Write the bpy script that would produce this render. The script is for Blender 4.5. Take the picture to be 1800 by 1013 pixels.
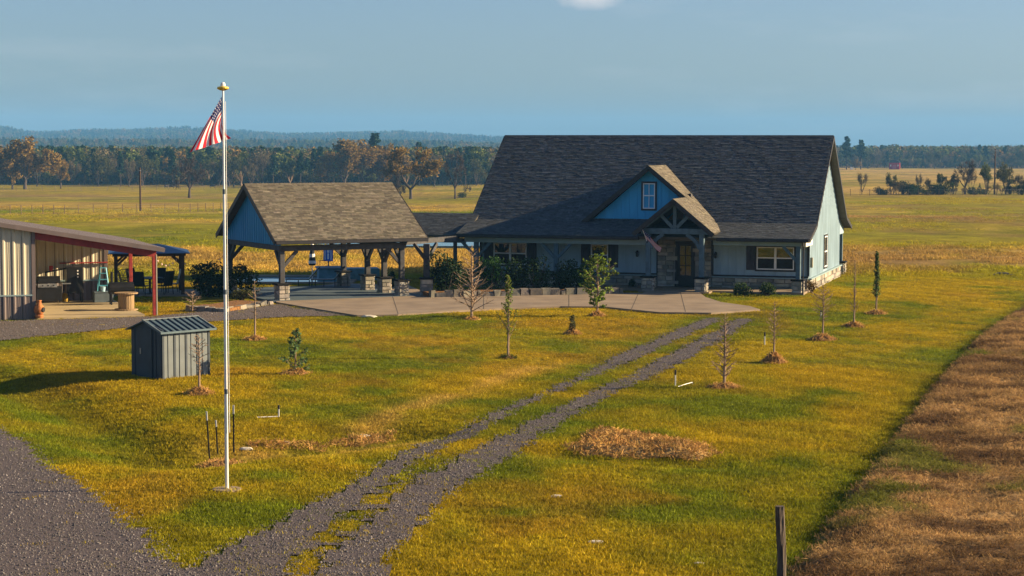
import bpy, bmesh, math, random
import numpy as np
from mathutils import Vector, Matrix

for o in list(bpy.data.objects):
    bpy.data.objects.remove(o)
SC = bpy.context.scene
COL = SC.collection
R = math.radians
rnd = random.Random(7)
NR = np.random.default_rng(11)

# ------------------------------------------------------------------ camera
F, PITCH, ROLL, CZ = 3323.17, .0743, .0023, 7.0465      # focal length in photo pixels (1800 wide)
cam = bpy.data.cameras.new('camera')
cam.sensor_width = 36
cam.lens = F / 1800 * 36
cam.clip_start = .5
cam.clip_end = 30000
camo = bpy.data.objects.new('camera', cam)
COL.objects.link(camo)
camo.matrix_world = Matrix.Translation((0, 0, CZ)) @ Matrix.Rotation(R(90) - PITCH, 4, 'X') @ Matrix.Rotation(ROLL, 4, 'Z')
SC.camera = camo

# ------------------------------------------------------------------ sky, sun, exposure
SUN_EL, SUN_AZ = R(19.5), R(6)            # azimuth: from +X, turned towards +Y
sdir = Vector((math.cos(SUN_EL) * math.cos(SUN_AZ), math.cos(SUN_EL) * math.sin(SUN_AZ), math.sin(SUN_EL)))
sun = bpy.data.lights.new('sun', 'SUN')
sun.energy = 5.0
sun.angle = R(.5)
sun.color = (1.0, .77, .47)
suno = bpy.data.objects.new('sun', sun)
COL.objects.link(suno)
suno.rotation_euler = sdir.to_track_quat('Z', 'Y').to_euler()
suno.location = (60, 0, 60)
W = bpy.data.worlds.new('World')
SC.world = W
W.use_nodes = True
nt = W.node_tree
nt.nodes.clear()
wo = nt.nodes.new('ShaderNodeOutputWorld')
bg = nt.nodes.new('ShaderNodeBackground')
sky = nt.nodes.new('ShaderNodeTexSky')
sky.sky_type = 'NISHITA'
sky.sun_disc = False
sky.sun_elevation = SUN_EL
sky.sun_rotation = R(90) - SUN_AZ
sky.altitude = 0
sky.air_density = 1.0
sky.dust_density = 1.0
sky.ozone_density = 2.2
hsv = nt.nodes.new('ShaderNodeMix')
hsv.data_type = 'RGBA'
hsv.blend_type = 'MULTIPLY'
hsv.inputs[0].default_value = 1
hsv.inputs[7].default_value = (.70, .765, .97, 1)
nt.links.new(sky.outputs[0], hsv.inputs[6])
# thin cirrus: noise over the whole sky dome
tc = nt.nodes.new('ShaderNodeTexCoord')
mp = nt.nodes.new('ShaderNodeMapping')
mp.inputs['Scale'].default_value = (3, 3, 14)
mp.inputs['Location'].default_value = (1.3, .4, 2.2)
nz = nt.nodes.new('ShaderNodeTexNoise')
nz.inputs['Scale'].default_value = 2.2
nz.inputs['Detail'].default_value = 6
nz.inputs['Roughness'].default_value = .55
rp = nt.nodes.new('ShaderNodeValToRGB')
rp.color_ramp.elements[0].position = .52
rp.color_ramp.elements[0].color = (0, 0, 0, 1)
rp.color_ramp.elements[1].position = .80
rp.color_ramp.elements[1].color = (.18, .18, .18, 1)
mx = nt.nodes.new('ShaderNodeMix')
mx.data_type = 'RGBA'
mx.inputs[7].default_value = (7.0, 6.6, 6.4, 1)
nt.links.new(tc.outputs['Generated'], mp.inputs[0])
nt.links.new(mp.outputs[0], nz.inputs['Vector'])
nt.links.new(nz.outputs[0], rp.inputs[0])
nt.links.new(rp.outputs[0], mx.inputs[0])
nt.links.new(hsv.outputs[2], mx.inputs[6])
cd = nt.nodes.new('ShaderNodeVectorMath'); cd.operation = 'DISTANCE'
cdir = Vector(((1035 - 900) / F, 1, math.tan(math.atan((506.5 + 8) / F) - PITCH))).normalized()
cm = nt.nodes.new('ShaderNodeMapping'); cm.inputs['Scale'].default_value = (1, 1, 2.2); cm.inputs['Location'].default_value = (0, 0, -cdir.z * 1.2)
n3_ = nt.nodes.new('ShaderNodeTexNoise'); n3_.inputs['Scale'].default_value = 60; n3_.inputs['Detail'].default_value = 5
nt.links.new(tc.outputs['Generated'], cm.inputs[0]); nt.links.new(cm.outputs[0], cd.inputs[0]); cd.inputs[1].default_value = cdir
nt.links.new(tc.outputs['Generated'], n3_.inputs['Vector'])
ad_ = nt.nodes.new('ShaderNodeMath'); ad_.operation = 'MULTIPLY_ADD'; ad_.inputs[1].default_value = .016; nt.links.new(n3_.outputs[0], ad_.inputs[0]); nt.links.new(cd.outputs['Value'], ad_.inputs[2])
cr_ = nt.nodes.new('ShaderNodeMapRange'); cr_.inputs[1].default_value = .026; cr_.inputs[2].default_value = .012; cr_.inputs[3].default_value = 0; cr_.inputs[4].default_value = .8
nt.links.new(ad_.outputs[0], cr_.inputs[0])
mc_ = nt.nodes.new('ShaderNodeMix'); mc_.data_type = 'RGBA'; mc_.inputs[7].default_value = (6.6, 6.0, 5.8, 1)
nt.links.new(cr_.outputs[0], mc_.inputs[0]); nt.links.new(mx.outputs[2], mc_.inputs[6]); nt.links.new(mc_.outputs[2], bg.inputs[0])
bg.inputs[1].default_value = .05
nt.links.new(bg.outputs[0], wo.inputs[0])
SC.view_settings.view_transform = 'Standard'
SC.view_settings.look = 'None'
SC.view_settings.exposure = 1.5
SC.view_settings.gamma = 1
SC.view_settings.use_curve_mapping = False
SC.render.engine = 'CYCLES'
SC.cycles.use_denoising = True
SC.cycles.max_bounces = 6
SC.cycles.diffuse_bounces = 3
SC.cycles.glossy_bounces = 3
SC.cycles.transmission_bounces = 4
SC.cycles.volume_bounces = 0
SC.cycles.transparent_max_bounces = 8
SC.cycles.sample_clamp_indirect = 6

# ------------------------------------------------------------------ helpers: numbers
def ray(u, v):
    a, b = u - 900, v - 506.5
    cr, sr = math.cos(ROLL), math.sin(ROLL)
    x, y = a * cr + b * sr, -(-a * sr + b * cr)
    cp, sp = math.cos(PITCH), math.sin(PITCH)
    return Vector((x, F * cp + y * sp, -F * sp + y * cp))

def hashn(ix, iy, seed):
    h = (ix.astype(np.int64) * 374761393 + iy.astype(np.int64) * 668265263 + seed * 974711) & 0x7fffffff
    h = ((h ^ (h >> 13)) * 1274126177) & 0x7fffffff
    h = (h ^ (h >> 16)) & 0xffff
    return h / 65535.0

def vnoise(x, y, seed=0):
    x = np.asarray(x, float); y = np.asarray(y, float)
    ix, iy = np.floor(x), np.floor(y)
    fx, fy = x - ix, y - iy
    fx = fx * fx * (3 - 2 * fx); fy = fy * fy * (3 - 2 * fy)
    a, b = hashn(ix, iy, seed), hashn(ix + 1, iy, seed)
    c, d = hashn(ix, iy + 1, seed), hashn(ix + 1, iy + 1, seed)
    return (a * (1 - fx) + b * fx) * (1 - fy) + (c * (1 - fx) + d * fx) * fy

def fbm(x, y, seed=0, o=4):
    s = 0; t = 0; a = 1
    for k in range(o):
        s = s + a * vnoise(np.asarray(x) * 2 ** k, np.asarray(y) * 2 ** k, seed + k * 17); t += a; a *= .55
    return s / t

def sstep(a, b, x):
    t = np.clip((np.asarray(x, float) - a) / (b - a), 0, 1)
    return t * t * (3 - 2 * t)

def seg_dist(x, y, poly):
    d = np.full(np.shape(x), 1e9)
    for (x0, y0), (x1, y1) in zip(poly[:-1], poly[1:]):
        dx, dy = x1 - x0, y1 - y0
        t = np.clip(((x - x0) * dx + (y - y0) * dy) / (dx * dx + dy * dy + 1e-9), 0, 1)
        d = np.minimum(d, np.hypot(x - x0 - t * dx, y - y0 - t * dy))
    return d

def inside(x, y, poly):
    x = np.asarray(x, float); y = np.asarray(y, float)
    r = np.zeros(x.shape, bool)
    n = len(poly)
    for i in range(n):
        x0, y0 = poly[i]; x1, y1 = poly[(i + 1) % n]
        if y0 == y1: continue
        c = ((y0 > y) != (y1 > y)) & (x < (x1 - x0) * (y - y0) / (y1 - y0) + x0)
        r ^= c
    return r

def flat(u, v, z=0.):
    d = ray(u, v); t = (z - CZ) / d.z
    return (d.x * t, d.y * t)

# terrain: the house stands on a rise; fields fall away behind; a ditch and the road bank in front
DITCH = [flat(*p) for p in ((-160, 640), (0, 668), (60, 682), (180, 745), (265, 796), (330, 800), (420, 785), (560, 775), (690, 756))]
DITCH2 = [flat(*p) for p in ((985, 800), (1120, 812), (1265, 818))]
FIELD_EDGE = [flat(*p) for p in ((1330, 1120), (1400, 1013), (1470, 915), (1545, 820), (1640, 690), (1722, 600), (1800, 542), (1900, 480))]
PLx = np.array([0, 120, 290, 420, 600, 1000, 1600, 9000]); PLz = np.array([0, 0, -2.8, -4.3, -5.9, -6.5, -6.5, -6])
PRx = np.array([0, 120, 250, 380, 1000, 1600, 9000]); PRz = np.array([0, 0, -1.2, -2.2, -4.1, -4.2, -4.2])

def terrain(x, y):
    x = np.asarray(x, float); y = np.asarray(y, float)
    D = np.maximum(y, 1.)
    t = sstep(-.06, .14, x / np.maximum(D, 60))
    z = np.interp(D, PLx, PLz) * (1 - t) + np.interp(D, PRx, PRz) * t
    near = 1 - sstep(75, 88, y)
    d1 = seg_dist(x, y, DITCH)
    z = z - .40 * np.exp(-(d1 / 1.5) ** 2) * near
    z = z - .12 * np.exp(-(seg_dist(x, y, DITCH2) / .7) ** 2) * near
    z = z + .07 * (fbm(x * .16, y * .16, 3, 3) - .5) * near * sstep(20, 30, y)
    fe = inside(x, y, FIELD_POLY)
    z = z + np.where(fe, np.minimum(seg_dist(x, y, FIELD_EDGE) / .3, 1) * (.07 + .30 * fbm(x * 1.1, y * 1.6, 33, 3)), 0) * near
    und = sstep(112, 150, y)
    z = z + und * (fbm(x * .02, y * .03, 5, 3) - .5) * .9
    return z

def tz(x, y):
    return float(terrain(np.array([x]), np.array([y]))[0])

def G(u, v):
    """photo pixel -> point on the terrain"""
    d = ray(u, v)
    lo, hi = 10 / F, None
    t = (0 - CZ) / min(d.z, -1e-3)
    t = min(t, 1500 / d.y)
    for _ in range(30):
        z = tz(d.x * t, d.y * t)
        t2 = (z - CZ) / min(d.z, -1e-3)
        t = .5 * t + .5 * min(t2, 2500 / d.y)
    return Vector((d.x * t, d.y * t, tz(d.x * t, d.y * t)))

def at(u, v, D):
    d = ray(u, v); t = D / d.y
    return Vector((d.x * t, D, CZ + d.z * t))

# ------------------------------------------------------------------ helpers: materials
MATS = {}
def mat(name, col, rough=.8, var=.15, scale=6., bump=0., bscale=None, metal=0., spec=.3, stretch=(1, 1, 1), col2=None, detail=4, attr=None, attr_type='GEOMETRY', trans=0.):
    if name in MATS: return MATS[name]
    m = bpy.data.materials.new(name)
    m.use_nodes = True
    n = m.node_tree; b = n.nodes['Principled BSDF']
    b.inputs['Roughness'].default_value = rough
    b.inputs['Metallic'].default_value = metal
    b.inputs['Specular IOR Level'].default_value = spec
    tc = n.nodes.new('ShaderNodeTexCoord'); mp = n.nodes.new('ShaderNodeMapping')
    mp.inputs['Scale'].default_value = stretch
    n.links.new(tc.outputs['Object'], mp.inputs[0])
    nz = n.nodes.new('ShaderNodeTexNoise')
    nz.inputs['Scale'].default_value = scale; nz.inputs['Detail'].default_value = detail
    n.links.new(mp.outputs[0], nz.inputs['Vector'])
    mx = n.nodes.new('ShaderNodeMix'); mx.data_type = 'RGBA'
    c2 = col2 if col2 else tuple(c * (1 - 2 * var) for c in col)
    c1 = col if col2 else tuple(min(c * (1 + var), 1) for c in col)
    mx.inputs[6].default_value = (*c1, 1); mx.inputs[7].default_value = (*c2, 1)
    rr = n.nodes.new('ShaderNodeMapRange')
    rr.inputs[1].default_value = .3; rr.inputs[2].default_value = .7
    n.links.new(nz.outputs[0], rr.inputs[0]); n.links.new(rr.outputs[0], mx.inputs[0])
    out = mx.outputs[2]
    if attr:
        at_ = n.nodes.new('ShaderNodeAttribute'); at_.attribute_name = attr; at_.attribute_type = attr_type
        m2 = n.nodes.new('ShaderNodeMix'); m2.data_type = 'RGBA'; m2.blend_type = 'MULTIPLY'; m2.inputs[0].default_value = 1
        n.links.new(out, m2.inputs[6]); n.links.new(at_.outputs['Color'], m2.inputs[7]); out = m2.outputs[2]
    n.links.new(out, b.inputs['Base Color'])
    if bump:
        n2 = n.nodes.new('ShaderNodeTexNoise'); n2.inputs['Scale'].default_value = bscale or scale * 4; n2.inputs['Detail'].default_value = 5
        n.links.new(mp.outputs[0], n2.inputs['Vector'])
        bp = n.nodes.new('ShaderNodeBump'); bp.inputs['Strength'].default_value = 1; bp.inputs['Distance'].default_value = bump
        n.links.new(n2.outputs[0], bp.inputs['Height']); n.links.new(bp.outputs[0], b.inputs['Normal'])
    if trans:
        tr = n.nodes.new('ShaderNodeBsdfTranslucent'); ad = n.nodes.new('ShaderNodeMixShader'); ad.inputs[0].default_value = trans
        n.links.new(out, tr.inputs[0]); n.links.new(b.outputs[0], ad.inputs[1]); n.links.new(tr.outputs[0], ad.inputs[2])
        n.links.new(ad.outputs[0], n.nodes['Material Output'].inputs[0])
    MATS[name] = m
    return m

# ------------------------------------------------------------------ helpers: meshes
class MB:
    def __init__(s): s.v = []; s.f = []; s.c = []
    def quad(s, a, b, c, d, col=None):
        i = len(s.v); s.v += [a, b, c, d]; s.f.append((i, i + 1, i + 2, i + 3)); s.c.append(col)
    def tri(s, a, b, c, col=None):
        i = len(s.v); s.v += [a, b, c]; s.f.append((i, i + 1, i + 2)); s.c.append(col)
    def box(s, x0, x1, y0, y1, z0, z1, M=None, col=None):
        p = [(x0, y0, z0), (x1, y0, z0), (x1, y1, z0), (x0, y1, z0), (x0, y0, z1), (x1, y0, z1), (x1, y1, z1), (x0, y1, z1)]
        if M is not None: p = [tuple(M @ Vector(q)) for q in p]
        i = len(s.v); s.v += p
        for f in ((0, 3, 2, 1), (4, 5, 6, 7), (0, 1, 5, 4), (1, 2, 6, 5), (2, 3, 7, 6), (3, 0, 4, 7)):
            s.f.append(tuple(i + k for k in f)); s.c.append(col)
        return s
    def beam(s, a, b, w, h, up=(0, 0, 1)):
        a, b = Vector(a), Vector(b); d = (b - a); L = d.length; d.normalize()
        x = d.cross(Vector(up))
        if x.length < 1e-4: x = d.cross(Vector((0, 1, 0)))
        x.normalize(); z = x.cross(d)
        M = Matrix(((x.x, d.x, z.x, a.x), (x.y, d.y, z.y, a.y), (x.z, d.z, z.z, a.z), (0, 0, 0, 1)))
        return s.box(-w / 2, w / 2, 0, L, -h / 2, h / 2, M)
    def tube(s, pts, rad, n=6, cap=True):
        pts = [Vector(p) for p in pts]
        rings = []
        for k, p in enumerate(pts):
            d = (pts[min(k + 1, len(pts) - 1)] - pts[max(k - 1, 0)]).normalized()
            x = d.cross(Vector((.31, .17, .93)))
            if x.length < .15: x = d.cross(Vector((1, 0, 0)))
            x.normalize(); y = d.cross(x)
            r = rad[k] if isinstance(rad, (list, tuple)) else rad
            i = len(s.v)
            for j in range(n):
                a = 2 * math.pi * j / n
                s.v.append(tuple(p + x * (r * math.cos(a)) + y * (r * math.sin(a))))
            rings.append(i)
        for a, b in zip(rings[:-1], rings[1:]):
            for j in range(n):
                s.f.append((a + j, a + (j + 1) % n, b + (j + 1) % n, b + j)); s.c.append(None)
        if cap:
            s.f.append(tuple(rings[0] + n - 1 - j for j in range(n))); s.c.append(None)
            s.f.append(tuple(rings[-1] + j for j in range(n))); s.c.append(None)
        return s
    def lathe(s, prof, n=16, c=(0, 0, 0)):
        return s.tube([(c[0], c[1], c[2] + z) for r, z in prof], [max(r, .001) for r, z in prof], n)
    def prism(s, pts2, y0, y1, plane='xz'):
        def P(p, y): return (p[0], y, p[1]) if plane == 'xz' else ((y, p[0], p[1]) if plane == 'yz' else (p[0], p[1], y))
        n = len(pts2); i = len(s.v)
        s.v += [P(p, y0) for p in pts2] + [P(p, y1) for p in pts2]
        s.f.append(tuple(i + k for k in range(n))); s.c.append(None)
        s.f.append(tuple(i + n + (n - 1 - k) for k in range(n))); s.c.append(None)
        for k in range(n):
            s.f.append((i + k, i + n + k, i + n + (k + 1) % n, i + (k + 1) % n)); s.c.append(None)
        return s
    def mesh(s, name, m, fix=True):
        me = bpy.data.meshes.new(name)
        me.from_pydata([tuple(p) for p in s.v], [], s.f)
        for k in (m if isinstance(m, (list, tuple)) else [m]): me.materials.append(k)
        if any(c is not None for c in s.c):
            ca = me.color_attributes.new('tint', 'FLOAT_COLOR', 'CORNER')
            buf = []
            for f, c in zip(s.f, s.c):
                c = c or (1, 1, 1)
                buf += list((*c, 1)) * len(f)
            ca.data.foreach_set('color', buf)
        if fix:
            bm = bmesh.new(); bm.from_mesh(me); bmesh.ops.recalc_face_normals(bm, faces=bm.faces[:]); bm.to_mesh(me); bm.free()
        return me
    def build(s, name, m, parent=None, fix=True, bevel=0, smooth=False):
        me = s.mesh(name, m, fix)
        o = link(name, me, parent)
        if bevel:
            b = o.modifiers.new('bevel', 'BEVEL'); b.width = bevel; b.segments = 1; b.limit_method = 'ANGLE'
        if smooth:
            me.shade_smooth()
        return o

def link(name, me, parent=None, loc=None):
    o = bpy.data.objects.new(name, me); COL.objects.link(o)
    if parent is not None: o.parent = parent
    if loc is not None: o.location = loc
    return o

def tag(o, label=None, cat=None, group=None, kind=None):
    if label: o['label'] = label
    if cat: o['category'] = cat
    if group: o['group'] = group
    if kind: o['kind'] = kind
    return o

def thing(name, label, cat, loc=(0, 0, 0), rz=0., group=None):
    o = bpy.data.objects.new(name, None); COL.objects.link(o)
    o.location = loc; o.rotation_euler = (0, 0, rz); o.empty_display_size = .3
    return tag(o, label, cat, group)

def copy_tree(o, parent=None):
    c = o.copy(); COL.objects.link(c); c.parent = parent
    for ch in o.children: copy_tree(ch, c)
    return c

PROTO = bpy.data.collections.new('scatter_source')      # never linked to the scene

def scatter(name, pts, rots, scl, tint, idx, meshes, kind='stuff'):
    """one stuff object: instances of a few small meshes on points"""
    c = bpy.data.collections.new(name + '_source')
    for k, me in enumerate(meshes):
        o = bpy.data.objects.new('%s_%02d' % (name, k), me); c.objects.link(o)
    n = len(pts)
    me = bpy.data.meshes.new(name)
    me.vertices.add(n)
    me.vertices.foreach_set('co', np.asarray(pts, np.float32).ravel())
    for nm, ty, key, arr in (('rot', 'FLOAT_VECTOR', 'vector', rots), ('scl', 'FLOAT_VECTOR', 'vector', scl), ('tint', 'FLOAT_COLOR', 'color', tint), ('idx', 'INT', 'value', idx)):
        a = me.attributes.new(nm, ty, 'POINT')
        a.data.foreach_set(key, np.asarray(arr, np.int32 if ty == 'INT' else np.float32).ravel())
    o = link(name, me)
    ng = bpy.data.node_groups.new(name, 'GeometryNodeTree')
    ng.interface.new_socket('Geometry', in_out='INPUT', socket_type='NodeSocketGeometry')
    ng.interface.new_socket('Geometry', in_out='OUTPUT', socket_type='NodeSocketGeometry')
    N = ng.nodes
    gi, go = N.new('NodeGroupInput'), N.new('NodeGroupOutput')
    iop = N.new('GeometryNodeInstanceOnPoints')
    ci = N.new('GeometryNodeCollectionInfo')
    ci.inputs['Collection'].default_value = c
    ci.inputs['Separate Children'].default_value = True
    ci.inputs['Reset Children'].default_value = True
    def na(nm, ty):
        q = N.new('GeometryNodeInputNamedAttribute'); q.data_type = ty; q.inputs[0].default_value = nm
        return q.outputs[0]
    L = ng.links.new
    L(gi.outputs[0], iop.inputs['Points']); L(ci.outputs[0], iop.inputs['Instance'])
    iop.inputs['Pick Instance'].default_value = True
    L(na('idx', 'INT'), iop.inputs['Instance Index'])
    L(na('rot', 'FLOAT_VECTOR'), iop.inputs['Rotation'])
    L(na('scl', 'FLOAT_VECTOR'), iop.inputs['Scale'])
    L(iop.outputs[0], go.inputs[0])
    md = o.modifiers.new('scatter', 'NODES'); md.node_group = ng
    tag(o, kind=kind)
    return o

# ------------------------------------------------------------------ ground colours (albedo)
GOLD = np.array((.248, .180, .006)); GREEN = np.array((.082, .112, .004)); OLIVE = np.array((.160, .148, .005))
TAN = np.array((.340, .225, .048)); BROWN = np.array((.205, .128, .040)); RUST = np.array((.22, .125, .012)); DRYA = np.array((.29, .182, .078)); DRYB = np.array((.11, .064, .030))
def mixc(a, b, t): return a * (1 - t[..., None]) + b * t[..., None]

FIELD_POLY = FIELD_EDGE + [(140, FIELD_EDGE[-1][1]), (140, -20), (FIELD_EDGE[0][0], -20)]
ROAD_POLY = [flat(*p) for p in ((-300, 640), (-160, 690), (-60, 722), (0, 752), (40, 772), (90, 812), (170, 870), (250, 932), (315, 985), (350, 1013), (395, 1060), (440, 1150), (-600, 1400), (-700, 760))]
TR_L = [((1252, 561), .45), ((1215, 578), .5), ((1165, 601), .5), ((1110, 625), .48), ((1060, 648), .4), ((1010, 672), .3), ((960, 693), .22), ((908, 714), .25), ((838, 749), .35), ((765, 780), .5), ((697, 820), .42), ((620, 870), .46), ((545, 915), .55), ((470, 958), .7), ((410, 1005), .95), ((340, 1080), 1.2)]
TR_R = [((1306, 562), .4), ((1290, 575), .45), ((1242, 600), .5), ((1184, 632), .5), ((1122, 665), .45), ((1040, 700), .42), ((990, 728), .45), ((930, 760), .5), ((862, 800), .62), ((800, 835), .62), ((742, 870), .62), ((690, 920), .60), ((650, 965), .55), ((615, 1013), .6), ((560, 1100), .8)]
TR_M = [((735, 838), .25), ((660, 885), .5), ((600, 925), .7), ((540, 965), .85), ((490, 1013), 1.0), ((430, 1090), 1.2)]
def track_dist(x, y, tr):
    best = np.full(np.shape(x), 1e9)
    pts = [(flat(*p), w) for p, w in tr]
    for ((x0, y0), w0), ((x1, y1), w1) in zip(pts[:-1], pts[1:]):
        dx, dy = x1 - x0, y1 - y0
        t = np.clip(((x - x0) * dx + (y - y0) * dy) / (dx * dx + dy * dy + 1e-9), 0, 1)
        best = np.minimum(best, np.hypot(x - x0 - t * dx, y - y0 - t * dy) - (w0 + (w1 - w0) * t))
    return best
LANE_POLY = [flat(*p) for p in ((-260, 566), (-60, 565), (20, 565), (60, 563), (265, 557), (350, 549), (430, 545), (486, 534), (520, 541), (560, 547), (618, 556), (560, 557), (470, 561), (380, 566), (260, 575), (120, 588), (0, 601), (-100, 616), (-260, 640))]
CONC_POLY = [flat(*p) for p in ((486, 534), (560, 546.5), (628, 557.5), (700, 556), (790, 550), (880, 545), (985, 541.5), (1060, 542), (1110, 547), (1160, 552), (1250, 553), (1336, 547), (1318, 541), (1268, 534), (1240, 525), (1228, 515), (1140, 511), (1130, 518), (1000, 516), (760, 522), (720, 505), (600, 500), (470, 515))]
PSI = .297
HC = Vector((14.5845, 92.7913, 0))
hcs, hsn = math.cos(PSI), math.sin(PSI)
def HW(X, Y): return (HC.x + X * hcs + Y * hsn, HC.y - X * hsn + Y * hcs)
HOUSE_POLY = [HW(.1, -2.5), HW(.1, 13.8), HW(-17.2, 13.8), HW(-17.2, -2.5)]
PVO = Vector((-10.5, 86.0, 0)); PVA = R(28); ca, sa = math.cos(PVA), math.sin(PVA)
def PW(t, s): return (PVO.x + t * ca - s * sa, PVO.y + t * sa + s * ca)
PAV_POLY = [PW(-.6, -.5), PW(6.9, -.5), PW(6.9, 7.6), PW(-.6, 7.6)]
BRO = Vector((-19.52, 76.73, 0)); BRA = R(21); cb, sb_ = math.cos(BRA), math.sin(BRA)
def BW(t, s): return (BRO.x + t * cb - s * sb_, BRO.y + t * sb_ + s * cb)
BARN_POLY = [BW(-12, -.1), BW(4.7, -.1), BW(4.7, 8.7), BW(-12, 8.7)]
POOL_POLY = [(-15.2, 97.2), (-8.6, 97.2), (-8.6, 102.6), (-15.2, 102.6)]
POND_POLY = [(-15.2, 141), (-13.6, 138.6), (-6, 137.4), (4, 138), (14, 140), (20, 144), (12, 148), (0, 150), (-9, 148.6), (-14.8, 145)]
BED_POLY = [flat(*p) for p in ((755, 524), (1098, 516.5), (1098, 505), (755, 505))]
BED2_POLY = [flat(*p) for p in ((318, 546), (395, 549), (484, 533), (470, 515), (330, 515))]

def tint(x, y):
    x = np.asarray(x, float); y = np.asarray(y, float)
    n1 = fbm(x * .20, y * .11, 21, 5); n2 = fbm(x * .55, y * .5, 31, 3); n3 = fbm(x * .23 + 9, y * .16, 41, 4); n4 = fbm(x * 1.7, y * 1.7, 71, 2)
    lawn = mixc(GOLD, OLIVE, sstep(.40, .62, n1 + .25 * (n2 - .5)))
    lawn = mixc(lawn, GREEN, .75 * sstep(.54, .68, .55 * n1 + .5 * n2))
    lawn = mixc(lawn, RUST, .45 * sstep(.58, .70, n3))
    lawn = mixc(lawn, GREEN, .45 * np.exp(-(seg_dist(x, y, DITCH) / 1.3) ** 2))
    dt = np.minimum(track_dist(x, y, TR_L), track_dist(x, y, TR_R))
    lawn = mixc(lawn, GREEN, .5 * np.exp(-(np.clip(dt, 0, 9) / .8) ** 2) * sstep(.3, .5, n2) * sstep(36, 44, y))
    lawn = mixc(lawn, GREEN, .6 * np.exp(-(seg_dist(x, y, FIELD_EDGE) / .8) ** 2))
    # a worn, dry strip through the lawn and round the heap
    lawn = mixc(lawn, TAN, .8 * np.exp(-(seg_dist(x, y, [flat(*p) for p in ((640, 745), (760, 705), (900, 660), (960, 640))]) / .55) ** 2) * sstep(.35, .5, n2))
    lawn = mixc(lawn, TAN, .85 * np.exp(-(seg_dist(x, y, [flat(*p) for p in ((420, 775), (540, 786), (680, 770))]) / 1.1) ** 2) * sstep(.3, .55, n2))
    lawn = mixc(lawn, GOLD, .7 * np.exp(-(seg_dist(x, y, [flat(*p) for p in ((1200, 660), (1250, 640), (1330, 610))]) / 2.) ** 2))
    dry = mixc(DRYA, DRYB, sstep(.38, .6, fbm(x * .5, y * 1.1, 51, 3)))
    dry = mixc(dry, GREEN, .7 * sstep(.64, .76, fbm(x * .45, y * .4, 61, 3)))
    w = inside(x, y, FIELD_POLY)
    near = np.where(w[..., None], dry, lawn)
    # fields behind
    u = x / np.maximum(y, 1)
    yy = y * (1 + .10 * (fbm(x * .012, y * .02, 81, 3) - .5)) + 22 * (fbm(x * .03, y * .03, 82, 2) - .5) * sstep(105, 180, y)
    def bands(tab):
        ks = np.array([k for k, _ in tab]); cs = np.array([c for _, c in tab])
        return np.stack([np.interp(yy, ks, cs[:, i]) for i in range(3)], -1)
    OG = OLIVE * 1.0; GG = (GOLD + OLIVE) / 2
    left = bands([(100, OLIVE), (106, GREEN), (110, TAN * .9), (122, TAN * .75), (134, TAN * .9), (139, OLIVE), (165, GREEN), (195, OG), (225, GG), (250, OLIVE), (285, GREEN), (296, (TAN + GOLD) / 2), (350, (TAN + GOLD) / 2), (365, GG), (405, OLIVE), (440, BROWN), (452, GOLD), (560, GG), (640, GOLD), (9000, OLIVE)])
    right = bands([(100, GOLD), (112, GG), (118, BROWN * 1.2), (132, TAN * .8), (142, GG), (165, OLIVE), (190, GG), (205, BROWN), (225, BROWN), (240, OLIVE), (300, GG), (345, GG), (370, TAN * .8), (384, TAN), (1000, TAN), (1400, TAN), (9000, OLIVE)])
    far = mixc(left, right, sstep(.0, .1, u))
    st = fbm(x * .09, y * .05, 91, 4)
    far = mixc(far, OLIVE, .85 * sstep(.50, .66, st)); far = mixc(far, TAN, .5 * sstep(.55, .68, fbm(x * .05 + 5, y * .028, 95, 4)))
    far = mixc(far, BROWN * .8, .6 * sstep(.55, .7, fbm(x * .16, y * .09, 97, 3)))
    far = far * 1.18
    c = mixc(near, far, sstep(98, 106, y + 5 * (n2 - .5)))
    mow = .5 + .5 * np.sin((x * .80 + y * .60) * 3.4 + 3.5 * n1)
    return c * (.72 + .5 * n4 + .20 * (mow - .5) * (y < 104))[..., None]

# ------------------------------------------------------------------ the ground sheet
def axis(parts):
    out = []
    for a, b, st in parts: out += list(np.arange(a, b, st))
    return np.array(out)
ys = np.concatenate([[-6400, -3000, -900, -300, -100, -30, 0, 12, 20], axis([(25, 108, .45), (108, 170, 1.3), (170, 460, 4.), (460, 1000, 14.), (1000, 2400, 70)]), [2600, 3200, 4000, 5200, 6400]])
xp = list(np.arange(0, 24, .45)); d = .45
while xp[-1] < 6400: d *= 1.085; xp.append(min(xp[-1] + d, 6400))
xs = np.array([-q for q in xp[:0:-1]] + xp)
X, Y = np.meshgrid(xs, ys)
Z = terrain(X, Y)
pool_in = inside(X, Y, [(-15.0, 97.4), (-8.8, 97.4), (-8.8, 102.4), (-15.0, 102.4)])
Z = np.where(pool_in, Z - 1.4, Z)
nx = len(xs)
me = bpy.data.meshes.new('ground')
idx = np.arange(X.size).reshape(X.shape)
fs = np.stack([idx[:-1, :-1], idx[:-1, 1:], idx[1:, 1:], idx[1:, :-1]], -1).reshape(-1, 4)
me.from_pydata(np.stack([X, Y, Z], -1).reshape(-1, 3).tolist(), [], fs.tolist())
ta = me.color_attributes.new('tint', 'FLOAT_COLOR', 'POINT')
tcol = tint(X.ravel(), Y.ravel())
ta.data.foreach_set('color', np.concatenate([tcol, np.ones((len(tcol), 1))], 1).astype(np.float32).ravel())
me.shade_smooth()

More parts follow.
